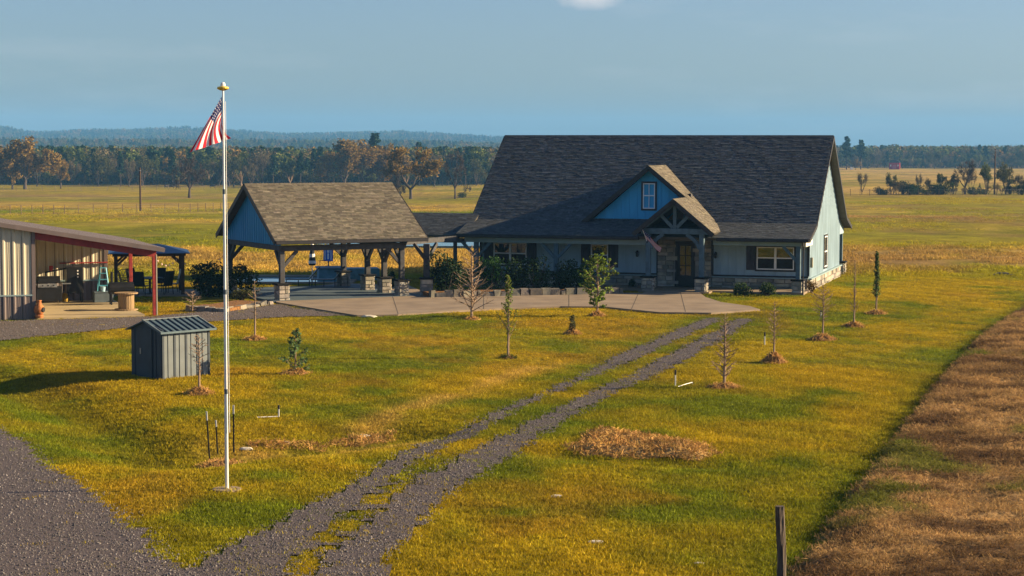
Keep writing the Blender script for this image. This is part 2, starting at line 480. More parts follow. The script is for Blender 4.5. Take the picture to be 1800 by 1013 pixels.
def ground_material():
    m = bpy.data.materials.new('ground_grass'); m.use_nodes = True
    n = m.node_tree; b = n.nodes['Principled BSDF']; L = n.links.new
    b.inputs['Roughness'].default_value = .95; b.inputs['Specular IOR Level'].default_value = .05
    a = n.nodes.new('ShaderNodeAttribute'); a.attribute_name = 'tint'
    g = n.nodes.new('ShaderNodeNewGeometry')
    def noise(scale, st, det=4):
        mp = n.nodes.new('ShaderNodeMapping'); mp.inputs['Scale'].default_value = st
        L(g.outputs['Position'], mp.inputs[0])
        q = n.nodes.new('ShaderNodeTexNoise'); q.inputs['Scale'].default_value = scale; q.inputs['Detail'].default_value = det; q.inputs['Roughness'].default_value = .65
        L(mp.outputs[0], q.inputs['Vector']); return q.outputs[0]
    def mr(v, a0, a1, b0, b1):
        q = n.nodes.new('ShaderNodeMapRange')
        for k, val in zip((1, 2, 3, 4), (a0, a1, b0, b1)): q.inputs[k].default_value = val
        L(v, q.inputs[0]); return q.outputs[0]
    def mul(x, y):
        q = n.nodes.new('ShaderNodeMath'); q.operation = 'MULTIPLY'; L(x, q.inputs[0]); L(y, q.inputs[1]); return q.outputs[0]
    k = mul(mr(noise(5, (1, 1, 1), 6), .3, .7, .45, 1.45), mr(noise(.35, (1, .55, 1), 6), .3, .7, .60, 1.32))
    mx = n.nodes.new('ShaderNodeMix'); mx.data_type = 'RGBA'; mx.blend_type = 'MULTIPLY'; mx.inputs[0].default_value = 1
    L(a.outputs['Color'], mx.inputs[6]); L(k, mx.inputs[7]); L(mx.outputs[2], b.inputs['Base Color'])
    bp = n.nodes.new('ShaderNodeBump'); bp.inputs['Strength'].default_value = .9; bp.inputs['Distance'].default_value = .2
    L(noise(2.2, (1, 1, 1), 8), bp.inputs['Height']); L(bp.outputs[0], b.inputs['Normal'])
    return m
me.materials.append(ground_material())
ground = link('ground', me); tag(ground, kind='structure')

def sheet(name, poly, step, dz, m, wob=.18, sc=1.6, thick=0., maskf=None):
    """ragged sheet laid on the terrain"""
    px = [p[0] for p in poly] if poly else None
    if poly: x0, x1, y0, y1 = max(min(px), -40) - 1, max(px) + 1, max(min(p[1] for p in poly), 20) - 1, max(p[1] for p in poly) + 1
    else: x0, x1, y0, y1 = -9, 16, 24, 82
    gx, gy = np.arange(x0, x1, step), np.arange(y0, y1, step)
    A, B = np.meshgrid(gx, gy)
    wx = (fbm(A * sc, B * sc, 7, 3) - .5) * 2 * wob; wy = (fbm(A * sc + 31, B * sc, 8, 3) - .5) * 2 * wob
    keep_v = maskf(A + wx, B + wy) if maskf else inside(A + wx, B + wy, poly)
    kf = keep_v[:-1, :-1] & keep_v[1:, :-1] & keep_v[:-1, 1:] & keep_v[1:, 1:]
    I = np.arange(A.size).reshape(A.shape)
    f = np.stack([I[:-1, :-1], I[:-1, 1:], I[1:, 1:], I[1:, :-1]], -1)[kf]
    used = np.unique(f); remap = -np.ones(A.size, int); remap[used] = np.arange(len(used))
    V = np.stack([A.ravel(), B.ravel(), terrain(A.ravel(), B.ravel()) + dz], -1)[used]
    me = bpy.data.meshes.new(name); me.from_pydata(V.tolist(), [], remap[f].tolist()); me.materials.append(m); me.shade_smooth()
    o = link(name, me); tag(o, kind='structure')
    return o

GRAVEL = mat('gravel', (.128, .104, .098), .9, scale=30, col2=(.05, .04, .04), bump=.03, bscale=26, detail=6, spec=.2)
GRAVEL2 = mat('gravel_lane', (.150, .118, .098), .9, scale=24, col2=(.07, .052, .045), bump=.03, bscale=18, detail=6, spec=.2)
CONC = mat('concrete', (.27, .205, .135), .85, scale=.8, col2=(.18, .135, .09), bump=.004, bscale=30, detail=7)
sheet('gravel_road', ROAD_POLY, .22, .03, GRAVEL, .35, .8)
def tracks(x, y):
    w = (fbm(x * 1.1, y * 1.1, 15, 3) - .5) * .5
    return (np.minimum(track_dist(x, y, TR_L), track_dist(x, y, TR_R)) < w) | ((track_dist(x, y, TR_M) < w) & (fbm(x * 2.6, y * 2.2, 79, 3) > .50))
sheet('gravel_drive', None, .2, .03, GRAVEL, .1, 2.5, maskf=tracks)
sheet('gravel_lane', LANE_POLY, .25, .03, GRAVEL2, .3, 1.2)
m_ = MB().prism(CONC_POLY, -.25, .075, 'xy'); cdv = tag(m_.build('concrete_driveway', CONC), kind='structure')
for a, b in (((700, 555.5), (690, 524)), ((850, 546.5), (850, 521)), ((1000, 541.6), (1000, 518)), ((1110, 546.5), (1122, 519)), ((1205, 551.5), (1196, 516)), ((690, 538), (1280, 537))):
    a, b = Vector((*flat(*a), .078)), Vector((*flat(*b), .078)); sd_ = (b - a).cross(Vector((0, 0, 1))).normalized() * .014
    j_ = MB(); j_.quad(tuple(a - sd_), tuple(b - sd_), tuple(b + sd_), tuple(a + sd_)); j_.build('control_joint', mat('joint_dark', (.05, .04, .03), .95, .1, 5), cdv)
m_ = MB().prism(PAV_POLY, -.25, .082, 'xy'); tag(m_.build('patio', mat('shaded_concrete', (.085, .115, .13), .7, scale=.7, col2=(.055, .075, .085), bump=.003, bscale=30)), kind='structure')  # pavilion floor shade is put into the slab's dark blue-grey colour
m_ = MB().prism([BW(-11.9, .02), BW(4.55, .02), BW(4.55, 8.6), BW(-11.9, 8.6)], -.25, .07, 'xy'); tag(m_.build('barn_slab', mat('slab', (.42, .33, .19), .8, scale=1.2, col2=(.33, .26, .15), bump=.003)), kind='structure')
WATER = mat('water', (.03, .11, .16), .06, .2, 1., bump=.004, bscale=6, spec=.6)
POOLW = mat('pool_water', (.10, .36, .50), .05, .1, 1., bump=.004, bscale=3, spec=.6)
zp = float(terrain(np.array([p[0] for p in POND_POLY]), np.array([p[1] for p in POND_POLY])).max()) + .03
m_ = MB().prism(POND_POLY, zp - .8, zp, 'xy'); tag(m_.build('pond', WATER), kind='structure')
m_ = MB().prism([(-14.9, 97.5), (-8.9, 97.5), (-8.9, 102.3), (-14.9, 102.3)], -.5, .0, 'xy'); tag(m_.build('pool', POOLW), kind='structure')
m_ = MB()
for a in ((-15.6, -14.85, 97.0, 102.8), (-8.95, -8.2, 97.0, 102.8), (-14.85, -8.95, 97.0, 97.55), (-14.85, -8.95, 102.25, 102.8)):
    m_.box(a[0], a[1], a[2], a[3], -1.0, .09)
tag(m_.build('pool_coping', CONC), kind='structure')

# ------------------------------------------------------------------ the house
SIDING = mat('siding', (.28, .39, .46), .6, .11, 1.6, stretch=(1, 1, .3), bump=.002, bscale=20)
SIDING_B = mat('siding_gable', (.045, .34, .58), .6, .06, 2.5, stretch=(1, 1, .3), bump=.002, bscale=20)  # dormer face: the blue of its shade is put into the siding colour
BEAM = mat('beam_stain', (.075, .125, .155), .65, .15, 5, stretch=(1, 1, 1), bump=.004, bscale=25)
TRIM = mat('trim_light', (.22, .30, .31), .6, .06, 3)
DARK = mat('dark_trim', (.022, .020, .022), .5, .2, 5)
SHUT = mat('shutter_wood', (.055, .05, .06), .7, .25, 8, stretch=(1, 1, .2), bump=.003)
WHITE = mat('white_frame', (.78, .78, .76), .45, .04, 4)
STONE = mat('limestone', (.42, .37, .29), .85, scale=3.2, col2=(.20, .19, .18), bump=.015, bscale=14, attr='tint')
MORTAR = mat('mortar', (.24, .23, .205), .95, .1, 20, bump=.004)
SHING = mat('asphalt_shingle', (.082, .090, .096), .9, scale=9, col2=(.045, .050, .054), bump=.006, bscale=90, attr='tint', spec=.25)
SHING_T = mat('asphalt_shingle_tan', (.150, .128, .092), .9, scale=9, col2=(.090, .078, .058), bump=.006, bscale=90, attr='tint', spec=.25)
SOFFIT = mat('soffit', (.09, .075, .055), .8, .1, 4)

def glass(name, tintc, rough):
    m = bpy.data.materials.new(name); m.use_nodes = True
    b = m.node_tree.nodes['Principled BSDF']
    b.inputs['Base Color'].default_value = (*tintc, 1); b.inputs['Roughness'].default_value = rough
    b.inputs['Specular IOR Level'].default_value = 1.0; b.inputs['IOR'].default_value = 1.6
    nz = m.node_tree.nodes.new('ShaderNodeTexNoise'); nz.inputs['Scale'].default_value = 1.3
    bp = m.node_tree.nodes.new('ShaderNodeBump'); bp.inputs['Distance'].default_value = .01; bp.inputs['Strength'].default_value = .4
    m.node_tree.links.new(nz.outputs[0], bp.inputs['Height']); m.node_tree.links.new(bp.outputs[0], b.inputs['Normal'])
    return m
PANE = glass('window_glass', (.03, .032, .012), .03)
SCREEN = glass('window_screened', (.006, .007, .008), .25); SCREEN.node_tree.nodes['Principled BSDF'].inputs['Specular IOR Level'].default_value = .2; SCREEN.node_tree.nodes['Principled BSDF'].inputs['IOR'].default_value = 1.45

DPANE = glass('door_glass', (.012, .013, .006), .06); DPANE.node_tree.nodes['Principled BSDF'].inputs['IOR'].default_value = 1.45
def shingles(name, parent, O, U, V, L, S, mtl, tabw=.26, course=.125, seed=0, lo=.72, hi=1.28):
    """overlapping shingle tabs on the plane O + a*U + b*V (U along the eave, V up the slope)"""
    O, U, V = Vector(O), Vector(U).normalized(), Vector(V).normalized(); N = U.cross(V)
    if N.z < 0: N = -N
    g = random.Random(seed); m = MB()
    nr = max(1, round(S / course)); cs = S / nr
    for r in range(nr):
        a = -g.random() * tabw
        while a < L:
            w = tabw * g.choice((.6, .85, 1, 1, 1.3))
            a0, a1 = max(a, 0), min(a + w, L)
            if a1 - a0 > .02:
                t = .014 + .012 * g.random(); b0 = r * cs - g.random() * .012; b1 = (r + 1) * cs + .02
                k = lo + (hi - lo) * g.random(); k = k * (1.25 if g.random() < .12 else 1)
                c = (k * 1.0, k * (1 + .03 * g.uniform(-1, 1)), k * (1 + .05 * g.uniform(-1, 1)))
                p = lambda aa, bb, h: tuple(O + U * aa + V * bb + N * h)
                m.quad(p(a0, b0, t), p(a1, b0, t), p(a1, b1, .003), p(a0, b1, .003), c)
                m.quad(p(a0, b0, -.004), p(a1, b0, -.004), p(a1, b0, t), p(a0, b0, t), c)
            a += w
    o = m.build(name, mtl, parent, fix=False); o['kind'] = 'stuff'
    return o

def slab(m, O, U, V, L, S, th):
    O, U, V = Vector(O), Vector(U).normalized(), Vector(V).normalized(); N = U.cross(V)
    if N.z < 0: N = -N
    p = [O + N * (-th), O + U * L + N * (-th), O + U * L + V * S + N * (-th), O + V * S + N * (-th)]
    q = [O, O + U * L, O + U * L + V * S, O + V * S]
    i = len(m.v); m.v += [tuple(a) for a in p + q]
    for f in ((0, 3, 2, 1), (4, 5, 6, 7), (0, 1, 5, 4), (1, 2, 6, 5), (2, 3, 7, 6), (3, 0, 4, 7)):
        m.f.append(tuple(i + k for k in f)); m.c.append(None)

def stone_col(g, hue=0):
    k = g.uniform(.55, 1.25)
    return (k * g.uniform(.95, 1.06), k, k * g.uniform(.88, 1.05))

def stones(parent, frame, a0, a1, z0, z1, seed, hmin=.13, hmax=.24, wmin=.3, wmax=.85, depth=.09, holes=()):
    """coursed stones on a wall face: frame(a, out, z) -> local point; each stone an object of its own"""
    g = random.Random(seed); z = z0
    while z < z1 - .03:
        h = min(g.uniform(hmin, hmax), z1 - z)
        if z1 - (z + h) < .08: h = z1 - z
        a = a0
        while a < a1 - .02:
            w = min(g.uniform(wmin, wmax), a1 - a)
            if a1 - (a + w) < .12: w = a1 - a
            if not any(a + w / 2 > q[0] and a + w / 2 < q[1] and z + h / 2 > q[2] and z + h / 2 < q[3] for q in holes):
                m = MB(); e = .011; dd = depth * g.uniform(.75, 1.15); c = stone_col(g); j = lambda: g.uniform(-.006, .006)
                bk = [(a + e, 0, z + e), (a + w - e, 0, z + e), (a + w - e, 0, z + h - e), (a + e, 0, z + h - e)]
                fr = [(a + e + .012 + j(), dd + j(), z + e + .012 + j()), (a + w - e - .012 + j(), dd + j(), z + e + .012 + j()), (a + w - e - .012 + j(), dd + j(), z + h - e - .012 + j()), (a + e + .012 + j(), dd + j(), z + h - e - .012 + j())]
                B = [frame(*p) for p in bk]; T = [frame(*p) for p in fr]
                m.quad(*T, c)
                for k in range(4): m.quad(B[k], B[(k + 1) % 4], T[(k + 1) % 4], T[k], c)
                m.build('stone', STONE, parent)
            a += w
        z += h

def pedestal(parent, x, y, w, h, seed, name='stone_pedestal', lit=False):
    m = MB().box(x - w / 2 + .05, x + w / 2 - .05, y - w / 2 + .05, y + w / 2 - .05, -.1, h)
    p = m.build(name, MORTAR, parent)
    k = w / 2 - .05
    stones(p, lambda a, o, z: (x + a, y - k - o, z), -k, k, 0, h, seed, .15, .22, .2, .42, .055)
    stones(p, lambda a, o, z: (x + k + o, y + a, z), -k, k, 0, h, seed + 1, .15, .22, .2, .42, .055)
    stones(p, lambda a, o, z: (x - k - o, y + a, z), -k, k, 0, h, seed + 2, .15, .22, .2, .42, .055)
    m = MB().box(x - w / 2 - .05, x + w / 2 + .05, y - w / 2 - .05, y + w / 2 + .05, h + .002, h + .075)
    m.build('cap_stone', STONE, p, bevel=.012)
    return p

house = thing('house', 'farmhouse with steep dark shingle roof, cross gable and stone entry porch', 'house', HC, -PSI)
XL, XR = -17.0, 0.0
OVL, OVR = -17.43, .39
YE, ZE, YK, ZK, YR, ZR = -2.56, 2.70, -.16, 3.33, 5.72, 7.68
TH = .14
# --- front wall with real openings
def wall_open(m, x0, x1, z0, z1, ops, y0=0., y1=.18):
    xs_ = sorted(ops)
    c = x0
    for (a, b, lo, hi) in xs_:
        if a > c: m.box(c, a, y0, y1, z0, z1)
        m.box(a, b, y0, y1, z0, lo); m.box(a, b, y0, y1, hi, z1); c = b
    if c < x1: m.box(c, x1, y0, y1, z0, z1)
WINS = [(-16.24, -14.46, 1.02, 2.14, 2), (-11.05, -10.15, 1.02, 2.14, 1), (-2.57, -.72, 1.04, 2.16, 2)]
m = MB(); wall_open(m, XL, -7.6, .66, 3.2, [w[:4] for w in WINS[:2]]); wl = m.build('front_wall', SIDING, house)
m = MB(); wall_open(m, -4.82, XR, .66, 3.2, [WINS[2][:4]]); wr = m.build('front_wall', SIDING, house)
m = MB(); wall_open(m, -7.6, -4.82, -.1, 2.9, [(-6.68, -5.66, -.05, 2.37)], -.02, .2); we = m.build('entry_wall', MORTAR, house)
MB().prism([(-7.6, 2.905), (-4.82, 2.905), (-4.82, 3.3), (-6.085, 4.3), (-7.6, 3.1)], -.02, .2).build('gable_fill', MORTAR, house)
stones(we, lambda a, o, z: (a, -.02 - o, z), -7.58, -4.84, .0, 2.75, 5, .14, .24, .25, .6, .07, holes=[(-6.78, -5.56, -.1, 2.5)])
m = MB().box(XL, -7.62, -.03, .16, -.1, .655); wa = m.build('wainscot', MORTAR, house)
stones(wa, lambda a, o, z: (a, -.03 - o, z), XL, -7.62, .0, .6, 6, .17, .24, .4, 1.0, .08)
m = MB().box(-4.80, XR, -.03, .16, -.1, .655); wb = m.build('wainscot', MORTAR, house)
stones(wb, lambda a, o, z: (a, -.03 - o, z), -4.80, XR, .0, .6, 7, .17, .24, .4, 1.0, .08)
MB().box(XL, -7.6, -.16, -.001, .60, .66).build('water_table', TRIM, wa, bevel=.01)
MB().box(-4.82, XR, -.16, -.001, .60, .66).build('water_table', TRIM, wb, bevel=.01)
for a, b in ((XL, -7.6), (-4.82, XR)):
    MB().box(a, b, -.05, -.002, .662, .74).build('skirt_board', DARK, house)
    MB().box(a, b, -.04, -.002, 2.55, 2.85).build('frieze_board', TRIM, house)
for x in (-7.64, -4.84, -.06, XL):
    MB().box(x, x + .1, -.06, -.003, .74, 2.55).build('corner_board', DARK, house)
bat = MB().box(-.022, .022, -.022, 0, 0, 1).mesh('batten', SIDING)
for k, (a, b, w) in enumerate(((XL, -7.6, wl), (-4.82, XR, wr))):
    x = a + .42
    while x < b - .1:
        segs = [(.742, 2.548)]
        for wn in WINS:
            if wn[0] - .55 < x < wn[1] + .55: segs = [(.742, wn[2] - .16)]
        for lo, hi in segs:
            o = link('batten', bat, w, (x, -.001, lo)); o.scale = (1, 1, hi - lo)
        x += .405
# --- windows, shutters
def window(parent, x0, x1, z0, z1, n, y=0., shutters=(True, True), surround=DARK):
    m = MB(); e = .09
    for a, b, c, d in ((x0 - e, x1 + e, z1, z1 + e), (x0 - e, x1 + e, z0 - e, z0), (x0 - e, x0, z0, z1), (x1, x1 + e, z0, z1)):
        m.box(a, b, y - .045, y - .002, c, d)
    w = m.build('window', surround, parent)
    m = MB(); e = .05; ys_ = (y - .06, y + .05)
    for a, b, c, d in ((x0, x1, z1 - e, z1), (x0, x1, z0, z0 + e), (x0, x0 + e, z0 + e, z1 - e), (x1 - e, x1, z0 + e, z1 - e)):
        m.box(a, b, *ys_, c, d)
    for k in range(1, n):
        c = x0 + (x1 - x0) * k / n; m.box(c - .055, c + .055, ys_[0] + .003, ys_[1], z0 + e, z1 - e)
    zm = (z0 + z1) / 2 + .02
    m.box(x0 + e, x1 - e, ys_[0] + .006, ys_[1] - .01, zm - .03, zm + .03)
    m.build('frame', WHITE, w, bevel=.006)
    for k in range(n):
        a, b = x0 + (x1 - x0) * k / n + .03, x0 + (x1 - x0) * (k + 1) / n - .03
        MB().box(a, b, y + .02, y + .03, zm, z1 - .03).build('pane', PANE, w)
        MB().box(a, b, y + .024, y + .034, z0 + .03, zm).build('pane', SCREEN, w)
    for side, ok in zip((-1, 1), shutters):
        if not ok: continue
        a = x0 - .52 if side < 0 else x1 + .1
        m = MB().box(a, a + .42, y - .03, y - .002, z0 - .04, z1 + .05)
        for q in range(4): m.box(a + .01 + q * .102, a + .01 + q * .102 + .094, y - .048, y - .028, z0 - .04, z1 + .05)
        for zz in (z0 + .15, z1 - .25): m.box(a + .015, a + .405, y - .066, y - .046, zz, zz + .1)
        m.build('shutter', SHUT, parent)
    return w
window(house, *WINS[0][:5]); window(house, *WINS[1][:5]); window(house, *WINS[2][:5], shutters=(True, False))
# --- door
door = MB().box(-6.60, -5.74, .03, .09, .06, 2.29)
for a, b, c, d in ((-6.68, -6.60, 0, 2.37), (-5.74, -5.66, 0, 2.37), (-6.60, -5.74, 2.29, 2.37)): door.box(a, b, -.06, .12, c, d)
door = door.build('door', mat('door_black', (.012, .011, .012), .35, .2, 6), house)
m = MB()
for i in range(2):
    for j in range(3):
        x0 = -6.46 + i * .30; z0 = .66 + j * .51
        MB().box(x0, x0 + .27, .018, .028, z0, z0 + .47).build('pane', DPANE, door)
m = MB()
for i in range(3): m.box(-6.485 + i * .30, -6.455 + i * .30 + .015, .0, .03, .63, 2.17)
for j in range(4): m.box(-6.48, -5.86, .002, .03, .63 + j * .51, .66 + j * .51)
m.build('muntin', DARK, door)
MB().tube([(-5.80, -.03, .95), (-5.80, -.03, 1.2)], .015, 6).build('handle', DARK, door)
MB().box(-6.9, -5.4, -.5, -.1, .09, .11).build('door_mat', DARK, house)
# --- porch slab, beams, posts
MB().box(XL - .1, .12, -2.5, -.002, -.15, .11).build('porch_slab', CONC, house)
MB().box(-7.8, -4.3, -3.35, -2.5, -.15, .10).build('porch_slab', CONC, house)
YP = -2.1
MB().box(XL - .1, -7.72, YP - .1, YP + .1, 2.26, 2.56).build('porch_beam', TRIM, house, bevel=.01)
MB().box(-4.35, -.04, YP - .1, YP + .1, 2.32, 2.58).build('porch_beam', TRIM, house, bevel=.01)
MB().box(-.04, .18, YP - .12, -.01, 2.30, 2.57).build('porch_beam', mat('sunlit_trim', (.66, .64, .56), .6, .05, 3), house, bevel=.01)  # end beam: sunlight on its side is put into a paler trim colour
def post(parent, x, y, z0, z1, w=.22, braces=(), m_=None, bz=None):
    p = MB().box(x - w / 2, x + w / 2, y - w / 2, y + w / 2, z0, z1).build('post', m_ or BEAM, parent, bevel=.012)
    bz = bz or z1
    for dx, dy in braces:
        q = MB(); l = .75
        q.beam((x + dx * .05, y + dy * .05, bz - l), (x + dx * l, y + dy * l, bz + .0), .13, .14)
        q.build('brace', m_ or BEAM, p)
    return p
for k, x in enumerate((-.2, -12.3, -16.5)):
    pedestal(house, x, YP, .55, .66, 20 + k * 3)
    post(house, x, YP, .736, 2.32 if k == 0 else 2.26, .22, ((-1, 0),) if k == 0 else ((-1, 0), (1, 0)))
# --- entry gable frame
EY = -2.95
for k, x in enumerate((-7.39, -4.75)):
    pedestal(house, x, EY, .60, .72, 40 + k * 3)
    p = post(house, x, EY, .796, 2.86, .24)
    q = MB(); s = 1 if k == 0 else -1
    pts = [(x + s * .10, EY, 2.15), (x + s * .22, EY, 2.42), (x + s * .45, EY, 2.65), (x + s * .75, EY, 2.86)]
    for a, b in zip(pts[:-1], pts[1:]): q.beam(a, b, .16, .17)
    q.build('brace', BEAM, p)
truss = MB().box(-7.75, -4.40, EY - .12, EY + .12, 2.86, 3.14).build('truss_beam', BEAM, house, bevel=.012)
MB().box(-6.17, -6.0, EY - .09, EY + .09, 3.14, 4.30).build('king_post', BEAM, truss, bevel=.01)
for s in (-1, 1):
    MB().beam((-6.085 + s * .1, EY, 3.18), (-6.085 + s * .72, EY, 3.80), .15, .16).build('strut', BEAM, truss)
    MB().beam((-6.085 + s * 1.72, EY, 3.0), (-6.085 + s * .0, EY, 4.36), .18, .16).build('rafter', BEAM, truss)
# --- side, back and gable walls
gp = [(0, .64), (0, 3.2), (YK, ZK - .18), (YR, ZR - .2), (11.6, ZK - .18), (13.6, 2.78), (13.6, 2.35), (11.8, 2.35), (11.8, .64)]
gp = [(-2.0, 2.57), (-2.0, 2.68), (YK, ZK - .17), (YR, ZR - .2), (11.6, ZK - .17), (13.6, 2.66), (13.6, 2.3), (11.8, 2.3), (11.8, .64), (.0, .64), (.0, 2.57)]
gw = MB().prism(gp, -.16, .0, 'yz').build('gable_wall', SIDING, house)
m = MB(); y = .3
gable_z = lambda y: (ZK + (y - YK) * (ZR - ZK) / (YR - YK) if y < YR else ZR - (y - YR) * (ZR - ZK) / (YR - YK)) - .22
while y < 11.8:
    if not 5.25 < y < 6.75: m.box(0, .024, y - .024, y + .024, .66, gable_z(y))
    else: m.box(0, .024, y - .024, y + .024, 2.6, gable_z(y))
    y += .405
m.build('batten', SIDING, gw)
MB().prism([(0, 0), (0, .7), (11.8, .7), (11.8, 0)], -17.1, -16.95, 'yz').build('gable_wall', SIDING, house)
MB().prism([(0, .7), (0, 3.2), (YK, ZK - .18), (YR, ZR - .2), (11.6, ZK - .18), (11.8, 3.1), (11.8, .7)], -17.0, -16.85, 'yz').build('gable_wall', SIDING, house)
MB().box(XL, XR - .17, 11.65, 11.8, -.1, 3.2).build('back_wall', SIDING, house)
ws = MB().box(-.15, .03, .0, 11.8, -.3, .62).build('wainscot', MORTAR, house)
stones(ws, lambda a, o, z: (.03 + o, a, z), .0, 11.8, -.12, .56, 9, .17, .24, .35, .95, .08)
MB().box(.0, .17, -.02, 11.85, .575, .64).build('water_table', TRIM, ws, bevel=.01)
pedestal(house, -.15, 13.5, .6, .66, 60)
post(house, -.15, 13.5, .736, 2.35, .22)
w = MB()
for a, b, c, d in ((5.40, 6.6, 2.47, 2.56), (5.40, 6.6, .78, .87), (5.40, 5.49, .87, 2.47), (6.51, 6.6, .87, 2.47)): w.box(.002, .05, a, b, c, d)
w = w.build('window', DARK, house)
m = MB()
for a, b, c, d in ((5.49, 6.51, 2.41, 2.47), (5.49, 6.51, .87, .93), (5.49, 5.55, .93, 2.41), (6.45, 6.51, .93, 2.41), (5.55, 6.45, 1.64, 1.70)): m.box(.003, .045, a, b, c, d)
m.build('frame', WHITE, w)
MB().box(.004, .02, 5.5, 6.5, .9, 2.44).build('pane', SCREEN, w)
MB().box(.002, .14, .38, .62, 1.15, 1.65).build('electric_meter', mat('meter_grey', (.20, .19, .14), .5, .1, 4), house, bevel=.02)
# --- roofs
roof = MB(); rv = Vector((0, YR - YK, ZR - ZK)); pv = Vector((0, YK - YE, ZK - ZE)); LX = OVR - OVL
slab(roof, (OVL, YE, ZE), (1, 0, 0), pv, LX, pv.length, TH)
slab(roof, (OVL, YK, ZK), (1, 0, 0), rv, LX, rv.length + .02, TH)
rb = Vector((0, -(YR - YK), ZR - ZK)); pb = Vector((0, -(YK - YE), ZK - ZE))
slab(roof, (OVL, 11.6, ZK), (1, 0, 0), rb, LX, rb.length + .02, TH)
slab(roof, (OVL, 14.0, ZE), (1, 0, 0), pb, LX, pb.length, TH)
roof = roof.build('roof', SOFFIT, house)
shingles('shingles', roof, (OVL, YE - .03, ZE - .008), (1, 0, 0), pv, LX, pv.length + .03, SHING, seed=1)
shingles('shingles', roof, (OVL, YK, ZK), (1, 0, 0), rv, LX, rv.length, SHING, seed=2)
m = MB()
for k in range(60):
    a = OVL + LX * k / 60; 
    for sg in (-1, 1): m.quad((a, YR, ZR + .03), (a + LX / 60 * .97, YR, ZR + .03), (a + LX / 60 * .97, YR + sg * .15, ZR - .086), (a, YR + sg * .15, ZR - .086), (.75 + .1 * (k % 4),) * 3)
m.build('ridge_cap', SHING, roof)
m = MB()   # rake boards
for x in (OVR, OVL - .03):
    for A, B in (((YE, ZE), (YK, ZK)), ((YK, ZK), (YR, ZR)), ((YR, ZR), (11.6, ZK)), ((11.6, ZK), (14.0, ZE))):
        m.beam((x + .015, A[0], A[1] - .10), (x + .015, B[0], B[1] - .10), .03, .19)
m.build('rake_board', DARK, roof)
MB().box(OVL, -7.95, YE - .14, YE - .005, ZE - .17, ZE - .02).build('gutter', DARK, house, bevel=.02)
MB().box(-4.1, OVR, YE - .14, YE - .005, ZE - .17, ZE - .02).build('gutter', DARK, house, bevel=.02)
m = MB().tube([(.05, YE - .08, ZE - .15), (.05, YE + .05, 2.4), (.06, YP - .1, 2.25), (.06, YP - .16, .8), (.10, YP - .38, .62), (.10, YP - .38, .02)], .035, 6); m.build('downspout', DARK, house)
MB().box(XL, XR, -2.4, -.005, 2.60, 2.63).build('porch_ceiling', TRIM, house)
# --- dormer and entry gable: right planes are one plane
RX, RZ, SL = -8.0, 6.14, .82
dr = Vector((1, 0, -SL)); dl_ = Vector((-1, 0, -SL)); sl = math.sqrt(1 + SL * SL)
DXE = 3.30
dm = MB().prism([(-11.1, 3.28), (-8.0, 5.95), (-4.9, 3.28)], .0, .16).build('dormer_wall', SIDING_B, house)
bt = MB().box(-.022, .022, -.022, 0, 0, 1).mesh('batten', SIDING_B)
x = -10.7
while x < -5.4:
    top = 5.95 - abs(x + 8) * .861 - .03; lo = 3.34
    if -8.55 < x < -7.55:
        o = link('batten', bt, dm, (x, -.001, 5.42)); o.scale = (1, 1, max(top - 5.42, .05))
        o = link('batten', bt, dm, (x, -.001, lo)); o.scale = (1, 1, 3.82 - lo)
    elif top - lo > .1:
        o = link('batten', bt, dm, (x, -.001, lo)); o.scale = (1, 1, top - lo)
    x += .405
MB().box(-11.1, -4.9, -.03, -.001, 3.26, 3.34).build('skirt_board', DARK, dm)
wn = window(dm, -8.36, -7.74, 3.98, 5.26, 1, shutters=(False, False))
MB().box(-8.065, -8.035, -.05, .0, 4.03, 5.21).build('muntin', WHITE, wn)
drf = MB()
DL = DXE * sl
slab(drf, (RX, -.42, RZ), (0, 1, 0), dr, 4.1, DXE * sl, TH)
slab(drf, (RX, -.42, RZ), (0, 1, 0), dl_, 4.1, (DXE + .1) * sl, TH)
drf = drf.build('dormer_roof', SOFFIT, house)
E0 = Vector((RX + DXE, -.42, RZ - SL * DXE)); U_ = Vector((0, 1, 0))
shingles('shingles', drf, E0, (0, 1, 0), -dr, 4.1, DXE * sl, SHING_T, seed=4)  # sun-facing slope: sunlight painted in as tan, the other slope stays dark
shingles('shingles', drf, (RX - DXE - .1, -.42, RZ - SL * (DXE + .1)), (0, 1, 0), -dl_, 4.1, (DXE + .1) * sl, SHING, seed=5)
m = MB()
for s, ln in ((1, DXE), (-1, DXE + .1)):
    m.beam((RX, -.435, RZ - .12), (RX + s * ln, -.435, RZ - SL * ln - .12), .03, .22)
m.build('rake_board', DARK, drf)
MB().tube([(RX + 1.9, .75, RZ - SL * 1.9 - .02), (RX + 1.9, .75, RZ - SL * 1.9 + .16)], [.13, .10], 8).build('roof_vent', DARK, drf)
EXC, EH = -6.085, 1.98
EZ = RZ - SL * (EXC - RX)
YEF = -3.42
erf = MB()
slab(erf, (EXC, YEF, EZ + .002), (0, 1, 0), dr, 2.98, EH * sl, TH)
slab(erf, (EXC, YEF, EZ + .002), (0, 1, 0), dl_, 3.4, EH * sl, TH)
erf = erf.build('entry_roof', SOFFIT, house)
shingles('shingles', erf, (EXC + EH, YEF - .02, EZ - SL * EH + .004), (0, 1, 0), -dr, 3.02, EH * sl, SHING_T, seed=6)  # entry's sun side takes the same tan, painted in for sunlight
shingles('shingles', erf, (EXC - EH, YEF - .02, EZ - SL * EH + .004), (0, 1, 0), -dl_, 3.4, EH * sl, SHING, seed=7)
m = MB()
for s in (1, -1): m.beam((EXC, YEF - .015, EZ - .12), (EXC + s * EH, YEF - .015, EZ - SL * EH - .12), .03, .22)
m.build('rake_board', DARK, erf)
